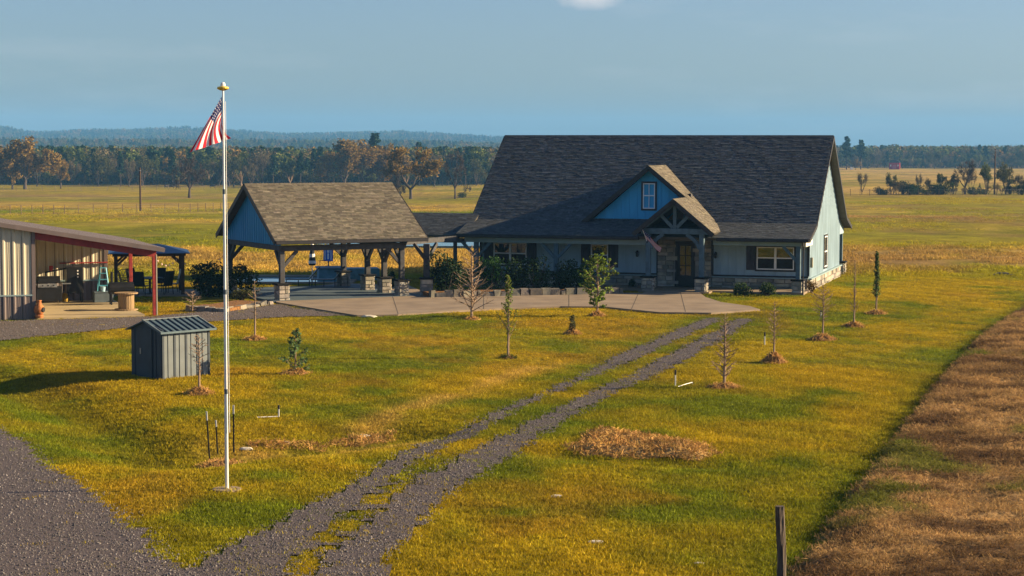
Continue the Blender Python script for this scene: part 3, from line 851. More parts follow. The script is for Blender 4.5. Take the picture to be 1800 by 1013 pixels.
# the gable fill stands on the stone entry wall
# --- lamps, porch flag
for k, (x, nm) in enumerate(((-8.62, 0), (-4.62, 1))):
    l = MB().box(x - .05, x + .05, -.05, -.003, 1.62, 1.86).build('wall_lantern', DARK, house)
    MB().lathe([(.03, 0), (.07, .04), (.075, .2), (.1, .22), (.03, .30), (.01, .34)], 8, (x, -.13, 1.55)).build('shade', DARK, l)

def flag_mesh(hoist, path, rows=26, cols=48):
    """striped flag as a rippled cloth; path(a, b) -> point, a down the hoist 0..1, b along the fly 0..1"""
    P = [[Vector(path(i / rows, j / cols)) for j in range(cols + 1)] for i in range(rows + 1)]
    v = [tuple(p) for r in P for p in r]; f = []; mi = []
    for i in range(rows):
        for j in range(cols):
            k = i * (cols + 1) + j
            f.append((k, k + 1, k + cols + 2, k + cols + 1))
            st = i // 2
            if st < 7 and j < cols * .4:
                star = (1 <= i <= 12) and j >= 1 and (i % 3 == 1) and (j % 3 == (1 if (i // 3) % 2 else 2))
                mi.append(1 if star else 2)
            else:
                mi.append(0 if st % 2 == 0 else 1)
    me = bpy.data.meshes.new('flag'); me.from_pydata(v, [], f)
    for nm, c in (('flag_red', (.55, .012, .035)), ('flag_white', (.82, .80, .80)), ('flag_blue', (.02, .025, .12))):
        me.materials.append(mat(nm, c, .8, .08, 20, trans=.35))
    me.polygons.foreach_set('material_index', mi); me.shade_smooth()
    return me

# porch flag on a short staff
fx, fy, fz = -7.42, EY - .13, 2.45
fp = Vector(HW(fx, fy)).to_3d(); fp.z = fz
pf = thing('porch_flag', 'small striped flag on a staff fixed to the entry porch post', 'flag', fp, -PSI)
top = Vector((-.16, -.32, .62))
MB().tube([(0, 0, 0), tuple(top)], .014, 6).build('staff', WHITE, pf)
MB().tube([(0, .03, -.03), (0, -.03, .05)], .03, 6).build('bracket', DARK, pf)
def pfp(a, b):
    s = top * (1 - .75 * a)
    g = Vector((.95, -.05, -.88)) * b * (1 - .25 * a)
    return s + g + Vector((0, .05 * math.sin(b * 9 + a * 3) * b, .03 * math.sin(b * 7)))
link('cloth', flag_mesh(1, pfp, 26, 40), pf)

# ------------------------------------------------------------------ pavilion
GABLE = mat('pavilion_siding', (.03, .23, .41), .6, .08, 3, stretch=(1, 1, .3))
POSTW = mat('pavilion_wood', (.055, .053, .055), .7, .2, 5, bump=.004, bscale=25)
PT, PS = 6.0, 7.0
pav = thing('pavilion', 'open pavilion with tan shingle gable roof on posts with stone bases', 'pavilion', PVO, PVA)
T0, T1, S0, S1, ZPE, ZPR = -.5, 7.12, -.5, 7.5, 2.80, 5.30
sm = (S0 + S1) / 2
pf_ = Vector((0, sm - S0, ZPR - ZPE)); pbk = Vector((0, -(S1 - sm), ZPR - ZPE))
m = MB(); slab(m, (T0, S0, ZPE), (1, 0, 0), pf_, T1 - T0, pf_.length, .13); slab(m, (T0, S1, ZPE), (1, 0, 0), pbk, T1 - T0, pbk.length, .13)
pr = m.build('roof', SOFFIT, pav)
shingles('shingles', pr, (T0, S0 - .02, ZPE - .01), (1, 0, 0), pf_, T1 - T0, pf_.length + .02, SHING_T, seed=11, lo=.6, hi=1.3)
m = MB()
for k in range(26):
    a = T0 + (T1 - T0) * k / 26; 
    for sg in (-1, 1): m.quad((a, sm, ZPR + .03), (a + .285, sm, ZPR + .03), (a + .285, sm + sg * .15, ZPR - .07), (a, sm + sg * .15, ZPR - .07), (.8 + .08 * (k % 4),) * 3)
m.build('ridge_cap', SHING_T, pr)
m = MB()
for x in (T0 - .02, T1 + .02):
    m.beam((x, S0, ZPE - .1), (x, sm, ZPR - .1), .03, .22); m.beam((x, sm, ZPR - .1), (x, S1, ZPE - .1), .03, .22)
m.build('rake_board', DARK, pr)
MB().box(T0, T1, S0 - .13, S0 - .004, ZPE - .17, ZPE - .02).build('gutter', DARK, pav, bevel=.02)
sl_p = (ZPR - ZPE) / (sm - S0)
for tt in (-.12, 6.1):
    zz = lambda s: ZPE + sl_p * (min(s, S1 + S0 - s) - S0) - .16
    gwal = MB().prism([(.0, 2.56), (.0, zz(.0)), (sm, zz(sm)), (7.0, zz(7.0)), (7.0, 2.56)], tt, tt + .1, 'yz').build('gable_wall', GABLE, pav)
    s = .2
    bb = MB().box(-.02, 0, -.02, .02, 0, 1).mesh('batten', GABLE)
    while s < 7.0 and tt < 0:
        o = link('batten', bb, gwal, (tt - .001, s, 2.57)); o.scale = (1, 1, zz(s) - 2.58); s += .30
for s in (0, 7.0):
    MB().box(-.15, 6.2, s - .1, s + .1, 2.30, 2.56).build('beam', POSTW, pav, bevel=.01)
for t in (0, 6.0):
    MB().box(t - .09, t + .09, .1, 6.9, 2.31, 2.55).build('beam', POSTW, pav, bevel=.01)
for k, (t, s, br) in enumerate(((0, 0, ((1, 0), (0, 1))), (6, 0, ((-1, 0), (0, 1))), (0, 7, ((1, 0), (0, -1))), (6, 7, ((-1, 0), (0, -1))), (6, 2.0, ((0, 1), (0, -1))), (6, 4.0, ((0, -1), (0, 1))))):
    pedestal(pav, t, s, .58, .76, 100 + 4 * k)
    post(pav, t, s, .836, 2.31, .23, br, POSTW)

# breezeway roof between pavilion and house
SHING_D = SHING
bwz = thing('breezeway', 'low shingled breezeway roof on a post joining pavilion to house', 'breezeway', (-4.2, 90.2, 0))
bl = Vector((-4.2, 90.2, 0))
hx, hy = Vector((hcs, -hsn, 0)), Vector((hsn, hcs, 0))        # parallel to the house front
B = Vector((-2.35, 95.85, 2.58)) - bl; A = B - hx * 4.0; Dd = B + hy * 2.3 + Vector((0, 0, 1.04)); C_ = A + hy * 2.3 + Vector((0, 0, 1.04))
A2 = A + hy * 4.6; B2 = B + hy * 4.6
m = MB()
def ruled(m, a, b, c, d, th):
    i = len(m.v); dn = Vector((0, 0, -th)); m.v += [tuple(q) for q in (a, b, c, d, a + dn, b + dn, c + dn, d + dn)]
    for f in ((0, 1, 2, 3), (7, 6, 5, 4), (0, 4, 5, 1), (1, 5, 6, 2), (2, 6, 7, 3), (3, 7, 4, 0)): m.f.append(tuple(i + k for k in f)); m.c.append(None)
ruled(m, A, B, Dd, C_, .12); ruled(m, A2, B2, Dd, C_, .12)
br_ = m.build('roof', SOFFIT, bwz)
m = MB(); g = random.Random(5)
for r in range(17):
    b0, b1 = r / 17, (r + 1.12) / 17
    for q in range(16):
        a0, a1 = q / 16, (q + 1) / 16; k = g.uniform(.7, 1.25); up = Vector((0, 0, .02 + .01 * g.random()))
        pt = lambda a, b: (A.lerp(B, a)).lerp(C_.lerp(Dd, a), min(b, 1))
        m.quad(tuple(pt(a0, b0) + up), tuple(pt(a1, b0) + up), tuple(pt(a1, b1) + Vector((0, 0, .006))), tuple(pt(a0, b1) + Vector((0, 0, .006))), (k, k, k))
o = m.build('shingles', SHING_D, br_, fix=False); o['kind'] = 'stuff'
MB().beam(A + Vector((.1, .1, -.26)), B + Vector((.0, .1, -.26)), .18, .24).build('beam', POSTW, bwz)
MB().beam(Vector((-5.2, 88.8, 2.56)) - bl, Vector((-2.75, 95.6, 2.46)) - bl, .2, .24).build('beam', POSTW, bwz)
pp = G(750, 521) - bl
pedestal(bwz, pp.x, pp.y, .6, .82, 150)
post(bwz, pp.x, pp.y, .896, 2.48, .3, ((.6, .8), (-.8, .3)), POSTW)
q2 = Vector((-2.9, 96.3, 0)) - bl
post(bwz, q2.x, q2.y, 0, 2.40, .2, (), POSTW)

# ------------------------------------------------------------------ barn with lean-to
METAL = mat('barn_cream_metal', (.48, .43, .31), .45, .06, 2, stretch=(1, 1, .3), spec=.4)
METALB = mat('barn_brown_metal', (.15, .115, .105), .45, .08, 2, stretch=(1, 1, .3), spec=.4)
REDST = mat('red_primer_steel', (.30, .036, .028), .55, .15, 6)
ROOFM = mat('barn_roof_metal', (.20, .17, .165), .45, .08, 2)
barn = thing('barn', 'cream ribbed metal barn with brown wainscot and open red steel lean-to', 'barn', BRO, BRA)
zroof = lambda t: 3.72 - .172 * t      # roof height along the front
def ribbed(parent, t0, t1, y, z0, ztop, mtl, pitch=.40, nm='metal_panel', face=-1):
    t = t0
    while t < t1 - .02:
        e = min(t + pitch, t1) - .018; z1a, z1b = ztop(t), ztop(e)
        m = MB(); yf = y + face * .0
        prof = [(0, 0), (.045, .035), (.10, .035), (.145, 0), (.23, 0), (.245, .01), (.26, 0), (.30, 0), (.315, .01), (.33, 0), (pitch, 0)]
        prof = [(min(a, e - t), h + .012) for a, h in prof]
        for (a0, h0), (a1, h1) in zip(prof[:-1], prof[1:]):
            if a1 - a0 < 1e-5: continue
            k0 = z1a + (z1b - z1a) * a0 / (e - t); k1 = z1a + (z1b - z1a) * a1 / (e - t)
            m.quad((t + a0, y + face * h0, z0), (t + a1, y + face * h1, z0), (t + a1, y + face * h1, k1), (t + a0, y + face * h0, k0))
        m.build(nm, mtl, parent, fix=False)
        t = e + .018
fw = MB().box(-11.9, 0, .02, .12, 0, 3.4).build('front_wall', METALB, barn)
ribbed(fw, -3.2, -.02, .0, 1.02, lambda t: min(zroof(t) - .12, 6), METAL)
ribbed(fw, -3.2, -.02, -.006, .03, lambda t: .98, METALB)
MB().prism([(-11.9, 3.4), (-11.9, 5.8), (0, zroof(0) - .1), (0, 3.4)], .02, .12).build('gable', METAL, barn)
MB().box(-11.9, -3.2, -.02, .018, 0, 3.4).build('siding', METAL, barn)
MB().box(-11.9, .02, -.05, -.007, .97, 1.03).build('drip_trim', TRIM, barn)
MB().box(-.02, .13, -.05, .16, 0, 3.62).build('corner_trim', METALB, barn)
MB().box(-.12, .0, .1, 8.6, 0, 3.5).build('side_wall', METAL, barn)
bk = MB().box(-1.8, 4.35, 8.46, 8.56, 0, 2.95).build('back_wall', METALB, barn)
ribbed(bk, -1.6, 4.2, 8.44, .98, lambda t: zroof(t) - .16, METAL)
ribbed(bk, -1.6, 4.2, 8.434, .05, lambda t: .95, METALB)
MB().box(-1.8, 4.35, 8.36, 8.43, .94, 1.0).build('drip_trim', TRIM, bk)
MB().box(2.2, 4.35, 8.25, 8.36, 1.75, 1.80).build('rail', REDST, bk)
MB().box(4.20, 4.36, 8.36, 8.60, 0, zroof(4.2) - .1).build('corner_trim', METALB, barn)
m = MB(); m.beam((.0, .12, zroof(0) - .30), (5.05, .12, zroof(5.05) - .28), .14, .26); m.build('beam', REDST, barn)
m = MB(); m.beam((.0, 5.9, zroof(0) - .30), (5.05, 5.9, zroof(5.05) - .28), .14, .24); m.build('beam', REDST, barn)
for k in range(5):
    t = .5 + k * 1.1; MB().box(t, t + .07, .2, 8.5, zroof(t) - .20, zroof(t) - .06).build('purlin', REDST, barn)
for s in (.12, 5.9):
    MB().box(4.90, 5.05, s - .07, s + .07, 0, zroof(5) - .38).build('post', REDST, barn, bevel=.01)
MB().box(5.051, 5.09, .04, .2, .0, zroof(5) - .3).build('post_trim', METAL, barn)
m = MB(); slab(m, (-12.2, -.25, zroof(-12.2) + .02), (0, 1, 0), Vector((5.35 + 12.2, 0, -.172 * 17.55)), 9.0, math.hypot(17.55, .172 * 17.55), .07)
brf = m.build('roof', ROOFM, barn)
for k in range(22):
    s = -.2 + k * .41
    m = MB(); m.beam((-12.2, s, zroof(-12.2) + .035), (5.35, s, zroof(5.35) + .035), .05, .04); m.build('roof_rib', ROOFM, brf)
m = MB(); m.beam((-12.2, -.28, zroof(-12.2) - .05), (5.36, -.28, zroof(5.36) - .05), .04, .17); m.build('rake_trim', METALB, brf)

# ------------------------------------------------------------------ things under and behind the lean-to
BLK = mat('black_steel', (.012, .012, .013), .45, .2, 6)
STEEL = mat('brushed_steel', (.35, .36, .37), .35, .1, 8, metal=.7)
GREYP = mat('grey_plastic', (.10, .13, .155), .6, .1, 4)
WOODL = mat('weathered_wood', (.30, .20, .10), .8, .25, 6, stretch=(4, 4, .4), bump=.004)
WOODD = mat('dark_wood', (.075, .04, .022), .75, .25, 6, stretch=(1, 1, .3))
CLAY = mat('terracotta', (.42, .15, .045), .85, .3, 5, bump=.01)
def bloc(u, v, z=.075):
    d = ray(u, v); t = (z - CZ) / d.z
    return Vector((d.x * t, d.y * t, z))
def leg4(root, w, d, h, r, mtl, n='leg'):
    for x in (-w, w):
        for y in (-d, d): MB().box(x - r, x + r, y - r, y + r, 0, h).build(n, mtl, root)

g_ = thing('gas_grill', 'black gas grill with steel control panel under the lean-to', 'grill', bloc(86, 532), BRA)
MB().box(-.55, .55, -.25, .25, .08, .72).build('cabinet', BLK, g_, bevel=.01)
MB().box(-.50, .34, -.29, -.252, .70, .86).build('control_panel', STEEL, g_)
m = MB(); m.prism([(-.25, .88), (.25, .88), (.25, 1.05), (.12, 1.18), (-.12, 1.18), (-.25, 1.05)], -.5, .5, 'yz'); m.build('hood', BLK, g_, bevel=.02)
for k in range(3): MB().tube([(-.3 + k * .24, -.33, .78), (-.3 + k * .24, -.29, .78)], .035, 8).build('knob', BLK, g_)
for x0, x1 in ((-.95, -.56), (.56, .95)): MB().box(x0, x1, -.22, .22, .82, .86).build('side_shelf', STEEL, g_)
for x in (-.45, .45): MB().tube([(x - .03, -.2, .07), (x + .03, -.2, .07)], .07, 10).build('wheel', BLK, g_)
s_ = thing('cabinet_smoker', 'tall black cabinet smoker with three white dials and a stovepipe arm', 'smoker', bloc(131, 530), BRA)
MB().box(-.36, .36, -.3, .3, .38, 1.55).build('cabinet', BLK, s_, bevel=.015)
leg4(s_, .3, .25, .38, .025, BLK)
for k in range(3): MB().tube([(.12, -.32, 1.12 + k * .14), (.12, -.301, 1.12 + k * .14)], .035, 10).build('dial', WHITE, s_)
MB().beam((-.36, 0, 1.5), (-1.3, .1, 1.32), .08, .07).build('arm', BLK, s_)
MB().tube([(-1.0, .1, 1.38), (-1.0, .1, 1.62)], .09, 8).build('lamp', REDST, s_)
b_ = thing('bucket', 'yellow plastic bucket on the floor beside the cabinet smoker', 'bucket', bloc(115, 530), 0)
MB().lathe([(.13, 0), (.16, .36), (.165, .37), (.145, .365), (.12, .03)], 12).build('pail', mat('yellow_plastic', (.45, .28, .03), .5, .1, 4), b_)
MB().tube([(-.16, 0, .33), (-.12, 0, .42), (0, 0, .47), (.12, 0, .42), (.16, 0, .33)], .008, 5).build('handle', STEEL, b_)
c_ = thing('storage_chest', 'low grey plastic deck chest against the lean-to back wall', 'chest', bloc(181, 531), BRA)
MB().box(-.42, .42, -.28, .28, 0, .42).build('body', GREYP, c_, bevel=.015)
MB().box(-.44, .44, -.30, .30, .424, .48).build('lid', GREYP, c_, bevel=.02)
cp = c_.matrix_basis.copy()
st_ = thing('stepladder', 'pale blue folded stepladder standing on the grey deck chest', 'ladder', bloc(181, 531) + Vector((0, .1, .481)), BRA)
TEAL = mat('teal_paint', (.08, .32, .42), .5, .1, 4)
for x in (-.24, .24):
    MB().beam((x, -.18, 0), (x * .55, .0, 1.05), .05, .03).build('rail', TEAL, st_)
    MB().beam((x, .16, 0), (x * .55, .02, 1.05), .04, .03).build('rail', TEAL, st_)
for k in range(3): MB().box(-.22 + k * .04, .22 - k * .04, -.18 + k * .05, -.06 + k * .05, .25 + k * .27, .28 + k * .27).build('step', TEAL, st_)
MB().box(-.13, .13, -.02, .06, 1.03, 1.07).build('top_cap', TEAL, st_)
pl = thing('plastic_tub', 'pale blue tub on the deck chest beneath the stepladder', 'tub', bloc(181, 531) + Vector((.02, -.1, .481)), 0)
MB().lathe([(.10, 0), (.13, .22), (.135, .225), (.115, .22), (.09, .02)], 12).build('shell', mat('pale_blue_plastic', (.35, .55, .65), .5, .05, 4), pl)
bs = thing('barrel_smoker', 'black barrel smoker with a spoked wheel on its lid beside the spool table', 'smoker', bloc(213, 535), BRA)
MB().tube([(-.55, 0, .72), (-.53, 0, .72), (.53, 0, .72), (.55, 0, .72)], [.2, .27, .27, .2], 14).build('barrel', BLK, bs, smooth=False)
leg4(bs, .45, .18, .6, .03, BLK)
MB().tube([(-.4, 0, .95), (-.4, 0, 1.45)], .06, 8).build('chimney', BLK, bs)
m = MB(); n = 20
m.tube([(.1 + .27 * math.cos(2 * math.pi * k / n), 0, 1.28 + .27 * math.sin(2 * math.pi * k / n)) for k in range(n + 1)], .018, 5)
for k in range(6): m.tube([(.1, 0, 1.28), (.1 + .27 * math.cos(math.pi * k / 3), 0, 1.28 + .27 * math.sin(math.pi * k / 3))], .013, 4)
m.build('wheel', BLK, bs)
sp = thing('spool_table', 'upright wooden cable spool used as a table on the lean-to slab', 'table', bloc(222, 545), BRA)
MB().lathe([(.50, 0), (.50, .05)], 24).build('base_disc', WOODL, sp)
MB().lathe([(.50, .70), (.50, .75)], 24).build('top_disc', WOODL, sp)
slat = MB().box(-.045, .045, -.335, -.31, .05, .70).mesh('slat', WOODL)
for k in range(20):
    o = link('slat', slat, sp); o.rotation_euler = (0, 0, 2 * math.pi * k / 20 + .02 * rnd.uniform(-1, 1))
MB().lathe([(.28, .05), (.28, .70)], 16).build('core', WOODD, sp)
ch = thing('chiminea', 'orange clay chiminea at the barn corner trim', 'chiminea', bloc(69, 559), 0)
ch.scale = (.8, .8, .85); ch.rotation_euler = (0, 0, R(70))
MB().lathe([(.20, 0), (.22, .1), (.20, .16)], 14).build('stand', CLAY, ch)
MB().lathe([(.16, .16), (.25, .28), (.27, .42), (.22, .56), (.13, .66), (.11, .80), (.14, .84), (.10, .84)], 14).build('bowl', CLAY, ch, smooth=True)
m = MB().tube([(.0, -.28, .40), (.0, -.2, .40)], [.12, .13], 10); m.build('mouth', BLK, ch)

# gazebo and its patio set
gz = at(262, 500, 90.5); gz.z = tz(gz.x, gz.y)
patio = MB().box(gz.x - 2.4, gz.x + 2.6, gz.y - 1.9, gz.y + 2.2, -.2, .05).build('gazebo_patio', CONC); tag(patio, kind='structure')
gzb = thing('gazebo', 'small dark timber gazebo with shallow blue metal hip roof behind the barn', 'gazebo', (gz.x, gz.y, .05), R(12))
BLUEM = mat('blue_metal', (.035, .09, .16), .35, .15, 3, metal=.3)
for x in (-1.55, 1.55):
    for y in (-1.35, 1.35):
        p = MB().box(x - .08, x + .08, y - .08, y + .08, 0, 1.82).build('post', WOODD, gzb)
        q = MB(); q.beam((x, y, 1.35), (x - math.copysign(.5, x), y, 1.82), .09, .1); q.build('brace', WOODD, p)
m = MB(); m.box(-1.7, 1.7, -1.42, -1.3, 1.82, 1.96); m.box(-1.7, 1.7, 1.3, 1.42, 1.82, 1.96); m.box(-1.62, -1.5, -1.3, 1.3, 1.82, 1.96); m.box(1.5, 1.62, -1.3, 1.3, 1.82, 1.96); m.build('beam', WOODD, gzb)
e = [(-1.9, -1.65, 1.97), (1.9, -1.65, 1.97), (1.9, 1.65, 1.97), (-1.9, 1.65, 1.97)]; r0, r1 = (-.5, 0, 2.34), (.5, 0, 2.34)
m = MB(); m.quad(e[0], e[1], r1, r0); m.quad(e[2], e[3], r0, r1); m.tri(e[1], e[2], r1); m.tri(e[3], e[0], r0); m.quad(*[(a, b, c - .03) for a, b, c in e])
m.build('roof', BLUEM, gzb)
tb = thing('patio_table', 'round glass-topped patio table beneath the gazebo', 'table', (gz.x + .1, gz.y - .3, .05), 0)
MB().lathe([(.62, .72), (.62, .75)], 24).build('top', GREYP, tb)
MB().lathe([(.30, 0), (.30, .03), (.05, .06), (.05, .72)], 12).build('pedestal', BLK, tb)
chair0 = None
def patio_chair(loc, rz):
    global chair0
    L_ = 'black sling patio chair drawn up to the round gazebo table'; G_ = 'patio chairs round the gazebo table'
    if chair0 is None:
        c = thing('patio_chair', L_, 'chair', loc, rz, G_)
        m = MB(); m.beam((0, .24, .42), (0, .42, 1.12), .52, .035, (0, 1, 0)); m.build('backrest', BLK, c)
        MB().box(-.27, .27, -.27, .25, .40, .44).build('seat', BLK, c)
        for x in (-.28, .28):
            MB().tube([(x, -.26, 0), (x, -.24, .62), (x, .26, .66)], .02, 5).build('arm', BLK, c)
            MB().tube([(x, .30, 0), (x, .24, .42)], .02, 5).build('leg', BLK, c)
        chair0 = c; return c
    c = copy_tree(chair0); c.location = loc; c.rotation_euler = (0, 0, rz); return c
for k in range(6):
    a = R(20 + 60 * k); rr = 1.08
    patio_chair((gz.x + .1 + rr * math.cos(a), gz.y - .3 + rr * math.sin(a), .05), a - R(90))

# pool side
lounger0 = thing('lounge_chair', 'black reclined lounge chair by the pool behind the pavilion', 'lounge chair', (*G(528, 506).xy, .09), R(8), 'pool loungers')
m = MB(); m.beam((-.75, 0, .33), (.45, 0, .33), .62, .04); m.build('seat', BLK, lounger0)
m = MB(); m.beam((.42, 0, .34), (.98, 0, .98), .62, .04); m.build('backrest', BLK, lounger0)
for x in (-.7, -.1, .45, .75):
    for y in (-.28, .28): MB().beam((x, y, 0), (x, y, .33), .03, .03).build('leg', BLK, lounger0)
l2 = copy_tree(lounger0); l2.location = (*G(573, 506).xy, .09); l2.rotation_euler = (0, 0, R(4))
um = thing('closed_umbrella', 'closed black and white striped umbrella by the pool', 'umbrella', (*G(549, 499).xy, .0))
um.location.z = .0
MB().tube([(0, 0, 0), (0, 0, 2.3)], .022, 6).build('pole', WHITE, um)
prof = [(.16, .95), (.20, 1.05), (.19, 1.20), (.15, 1.38), (.14, 1.55), (.12, 1.72), (.11, 1.88), (.09, 2.02), (.06, 2.16), (.02, 2.36)]
for k, (a, b) in enumerate(zip(prof[:-1], prof[1:])):
    MB().tube([(0, 0, a[1]), (0, 0, b[1])], [a[0], b[0]], 9).build('canopy_stripe', WHITE if k % 2 else BLK, um)
MB().lathe([(.28, 0), (.28, .06), (.06, .1)], 12).build('base', BLK, um)
hp_ = thing('pool_hoop', 'blue and white backboard with orange rim on a post by the pool', 'basketball hoop', (*G(577, 488).xy, .0), R(-12))
BLUE = mat('bright_blue', (.02, .10, .42), .5, .05, 4); ORNG = mat('orange_rim', (.5, .12, .03), .5, .1, 4)
MB().tube([(0, .05, 0), (0, .05, 1.5)], .035, 6).build('post', BLK, hp_)
MB().box(-.27, .27, 0, .03, .88, 1.55).build('backboard', BLUE, hp_, bevel=.01)
m = MB()
for x in (-.18, .16): m.box(x - .02, x + .03, -.008, -.001, .96, 1.48)
m.box(-.06, .07, -.008, -.001, 1.34, 1.48); m.box(-.045, .05, -.007, -.001, 1.0, 1.3); m.build('lettering', WHITE, hp_)
m = MB().tube([(-.30 + .16 * math.cos(2 * math.pi * k / 14) , -.16 + .16 * math.sin(2 * math.pi * k / 14), .92) for k in range(15)], .014, 5); m.build('rim', ORNG, hp_)
sx = G(612, 492)
spa = thing('raised_spa', 'raised blue-grey stone spa box at the end of the pool', 'spa', (sx.x, sx.y, 0), R(10))
m = MB().box(-1.6, 1.6, -.7, .7, 0, .62).build('shell', mat('spa_stone', (.10, .22, .26), .7, .2, 3, bump=.01), spa)
MB().box(-1.7, -.3, -.8, .8, .622, .70).build('coping', GREYP, spa, bevel=.02)

# string lights from the lean-to past the gazebo to the pavilion
BULB = bpy.data.materials.new('bulb'); BULB.use_nodes = True
bb_ = BULB.node_tree.nodes['Principled BSDF']; bb_.inputs['Base Color'].default_value = (.85, .6, .5, 1); bb_.inputs['Roughness'].default_value = .2
sl_root = thing('string_lights', 'string of small clear bulbs slung between lean-to, gazebo and pavilion', 'string lights', (0, 0, 0))
P0 = Vector((*BW(4.95, .1), 2.55)); P1 = gz + Vector((1.55, -1.3, 1.75)); P2 = Vector((*PW(-.1, 7.0), 1.9))
bulb = MB().lathe([(.01, -.09), (.035, -.06), (.04, -.03), (.015, 0)], 8).mesh('bulb', BULB)
wire = []
for a, b, n, sag in ((P0, P1, 12, .35), (P1, P2, 12, .45)):
    for k in range(n + 1):
        t = k / n; p = a.lerp(b, t) - Vector((0, 0, sag * 4 * t * (1 - t))); wire.append(p)
        if k % 2 == 0: link('bulb', bulb, sl_root, p)
MB().tube(wire, .008, 4).build('wire', BLK, sl_root)

# ------------------------------------------------------------------ small metal shed
SHB = mat('shed_blue', (.030, .042, .055), .5, .1, 3); SHW = mat('shed_pale', (.115, .135, .14), .5, .08, 3, spec=.4); SHR = mat('shed_roof', (.075, .115, .135), .45, .1, 3)
fc = G(285, 668); er = G(369, 659); el = G(246, 656)
ax = math.atan2(er.y - fc.y, er.x - fc.x); sw = (er - fc).length; sd = 1.55
shed = thing('storage_shed', 'small blue and white ribbed metal shed with gable roof on the lawn', 'shed', (fc.x, fc.y, tz(fc.x, fc.y)), ax)
SHH, SHP = 1.50, 1.76
MB().box(.02, sw - .02, .02, sd - .02, -.1, SHH).build('frame', SHB, shed)
g = random.Random(3); k = 0; x = 0
while x < sw - .02:
    w = (.075, .14)[k % 2]; w = min(w, sw - x)
    MB().box(x, x + w - .006, -.03 if k % 2 == 0 else -.012, .018, -.05, SHH - .02).build('panel', SHW if k % 2 else (SHB if (k // 2) % 2 == 0 else SHW), shed, fix=True); x += w; k += 1
y = 0; k = 0
while y < sd - .02:
    w = min((.07, .2)[k % 2], sd - y)
    MB().box(-.028 if k % 2 == 0 else -.012, .018, y, y + w - .006, -.05, SHH).build('panel', SHB, shed); y += w; k += 1
dr_ = MB()
MB().box(-.045, -.03, .45, 1.1, .02, 1.5).build('door', SHB, shed)
MB().box(-.07, -.046, .98, 1.03, .72, .9).build('latch', STEEL, shed)
for xx in (-.02, sw - .08): MB().prism([(-.05, SHH), (sd / 2, SHP - .03), (sd + .05, SHH)], xx, xx + .1, 'yz').build('gable', SHB, shed)
rf = MB(); hv = Vector((0, sd / 2 + .14, SHP - SHH + .06)); hb = Vector((0, -(sd / 2 + .14), SHP - SHH + .06))
slab(rf, (-.14, -.14, SHH - .06), (1, 0, 0), hv, sw + .28, hv.length, .03); slab(rf, (-.14, sd + .14, SHH - .06), (1, 0, 0), hb, sw + .28, hb.length, .03)
rf = rf.build('roof', SHR, shed)
n = 9
for k in range(n + 1):
    xx = -.12 + (sw + .24) * k / n
    MB().beam((xx, -.15, SHH - .04), (xx, sd / 2, SHP + .02), .045, .03).build('roof_rib', SHW if k in (0, n) else SHB, rf)
MB().beam((-.15, sd / 2, SHP + .02), (sw + .15, sd / 2, SHP + .02), .1, .03).build('ridge_trim', SHW, rf)
MB().box(-.15, sw + .15, -.17, -.13, SHH - .10, SHH - .04).build('eave_trim', SHR, rf)

# ------------------------------------------------------------------ flagpole and flag
pb_ = G(399, 862)
POLEM = mat('pole_aluminium', (.72, .72, .72), .35, .06, 4, metal=.35)
pole = thing('flagpole', 'tall pale metal flagpole with gold disc finial on the lawn', 'flagpole', pb_)
PH = 8.17
lean = Vector((-.001, 0, 0))
for k in range(4):
    a, b = PH * k / 4, PH * (k + 1) / 4
    MB().tube([(lean.x * a, 0, a), (lean.x * b, 0, b)], [.038 - .005 * k, .036 - .005 * k], 12).build('section', POLEM, pole, smooth=False)
    if k: MB().tube([(lean.x * a, 0, a - .05), (lean.x * a, 0, a + .05)], .043 - .005 * k, 12).build('collar', GREYP, pole)
MB().lathe([(.30, -.05), (.30, .035), (.27, .04)], 18).build('footing', CONC, pole)
tp = (lean.x * PH, 0, PH)
MB().lathe([(.05, 0), (.115, .03), (.12, .05), (.115, .07), (.05, .09)], 16, tp).build('finial_disc', mat('gold', (.62, .42, .06), .35, .1, 4, metal=.4), pole)
MB().lathe([(.05, .09), (.05, .13), (.03, .16), (.005, .17)], 12, tp).build('finial_cap', WHITE, pole)
MB().tube([(.07 + lean.x * 1.2, -.03, 1.2), (.05 + lean.x * 7.9, -.02, 7.95)], .006, 4).build('halyard', WHITE, pole)
flag = thing('flag', 'red white and blue striped flag drooping from the tall flagpole', 'flag', pb_ + Vector(tp) + Vector((0, 0, -.12)))
sc = 1 / 85.6
def fpath(a, b):
    # photo-like drape: fly end falls down and left of the hoist
    S = Vector((-2, 0)) + Vector((0, 42 * a))
    Mm = Vector((-22 + 18 * a - 9 * math.sin(math.pi * a), 40 + 20 * a))
    Ff = Vector((-52, 97)).lerp(Vector((13, 72)), a)
    q = S * (1 - b) ** 2 + Mm * (2 * b * (1 - b)) + Ff * b * b
    dep = .10 * math.sin(a * 15 + b * 2.0) * (b * 1.2) - .22 * b * (1 - a)
    return (q.x * sc, dep * .5 + q.x * sc * .75, -q.y * sc)
link('cloth', flag_mesh(1, fpath, 26, 50), flag)

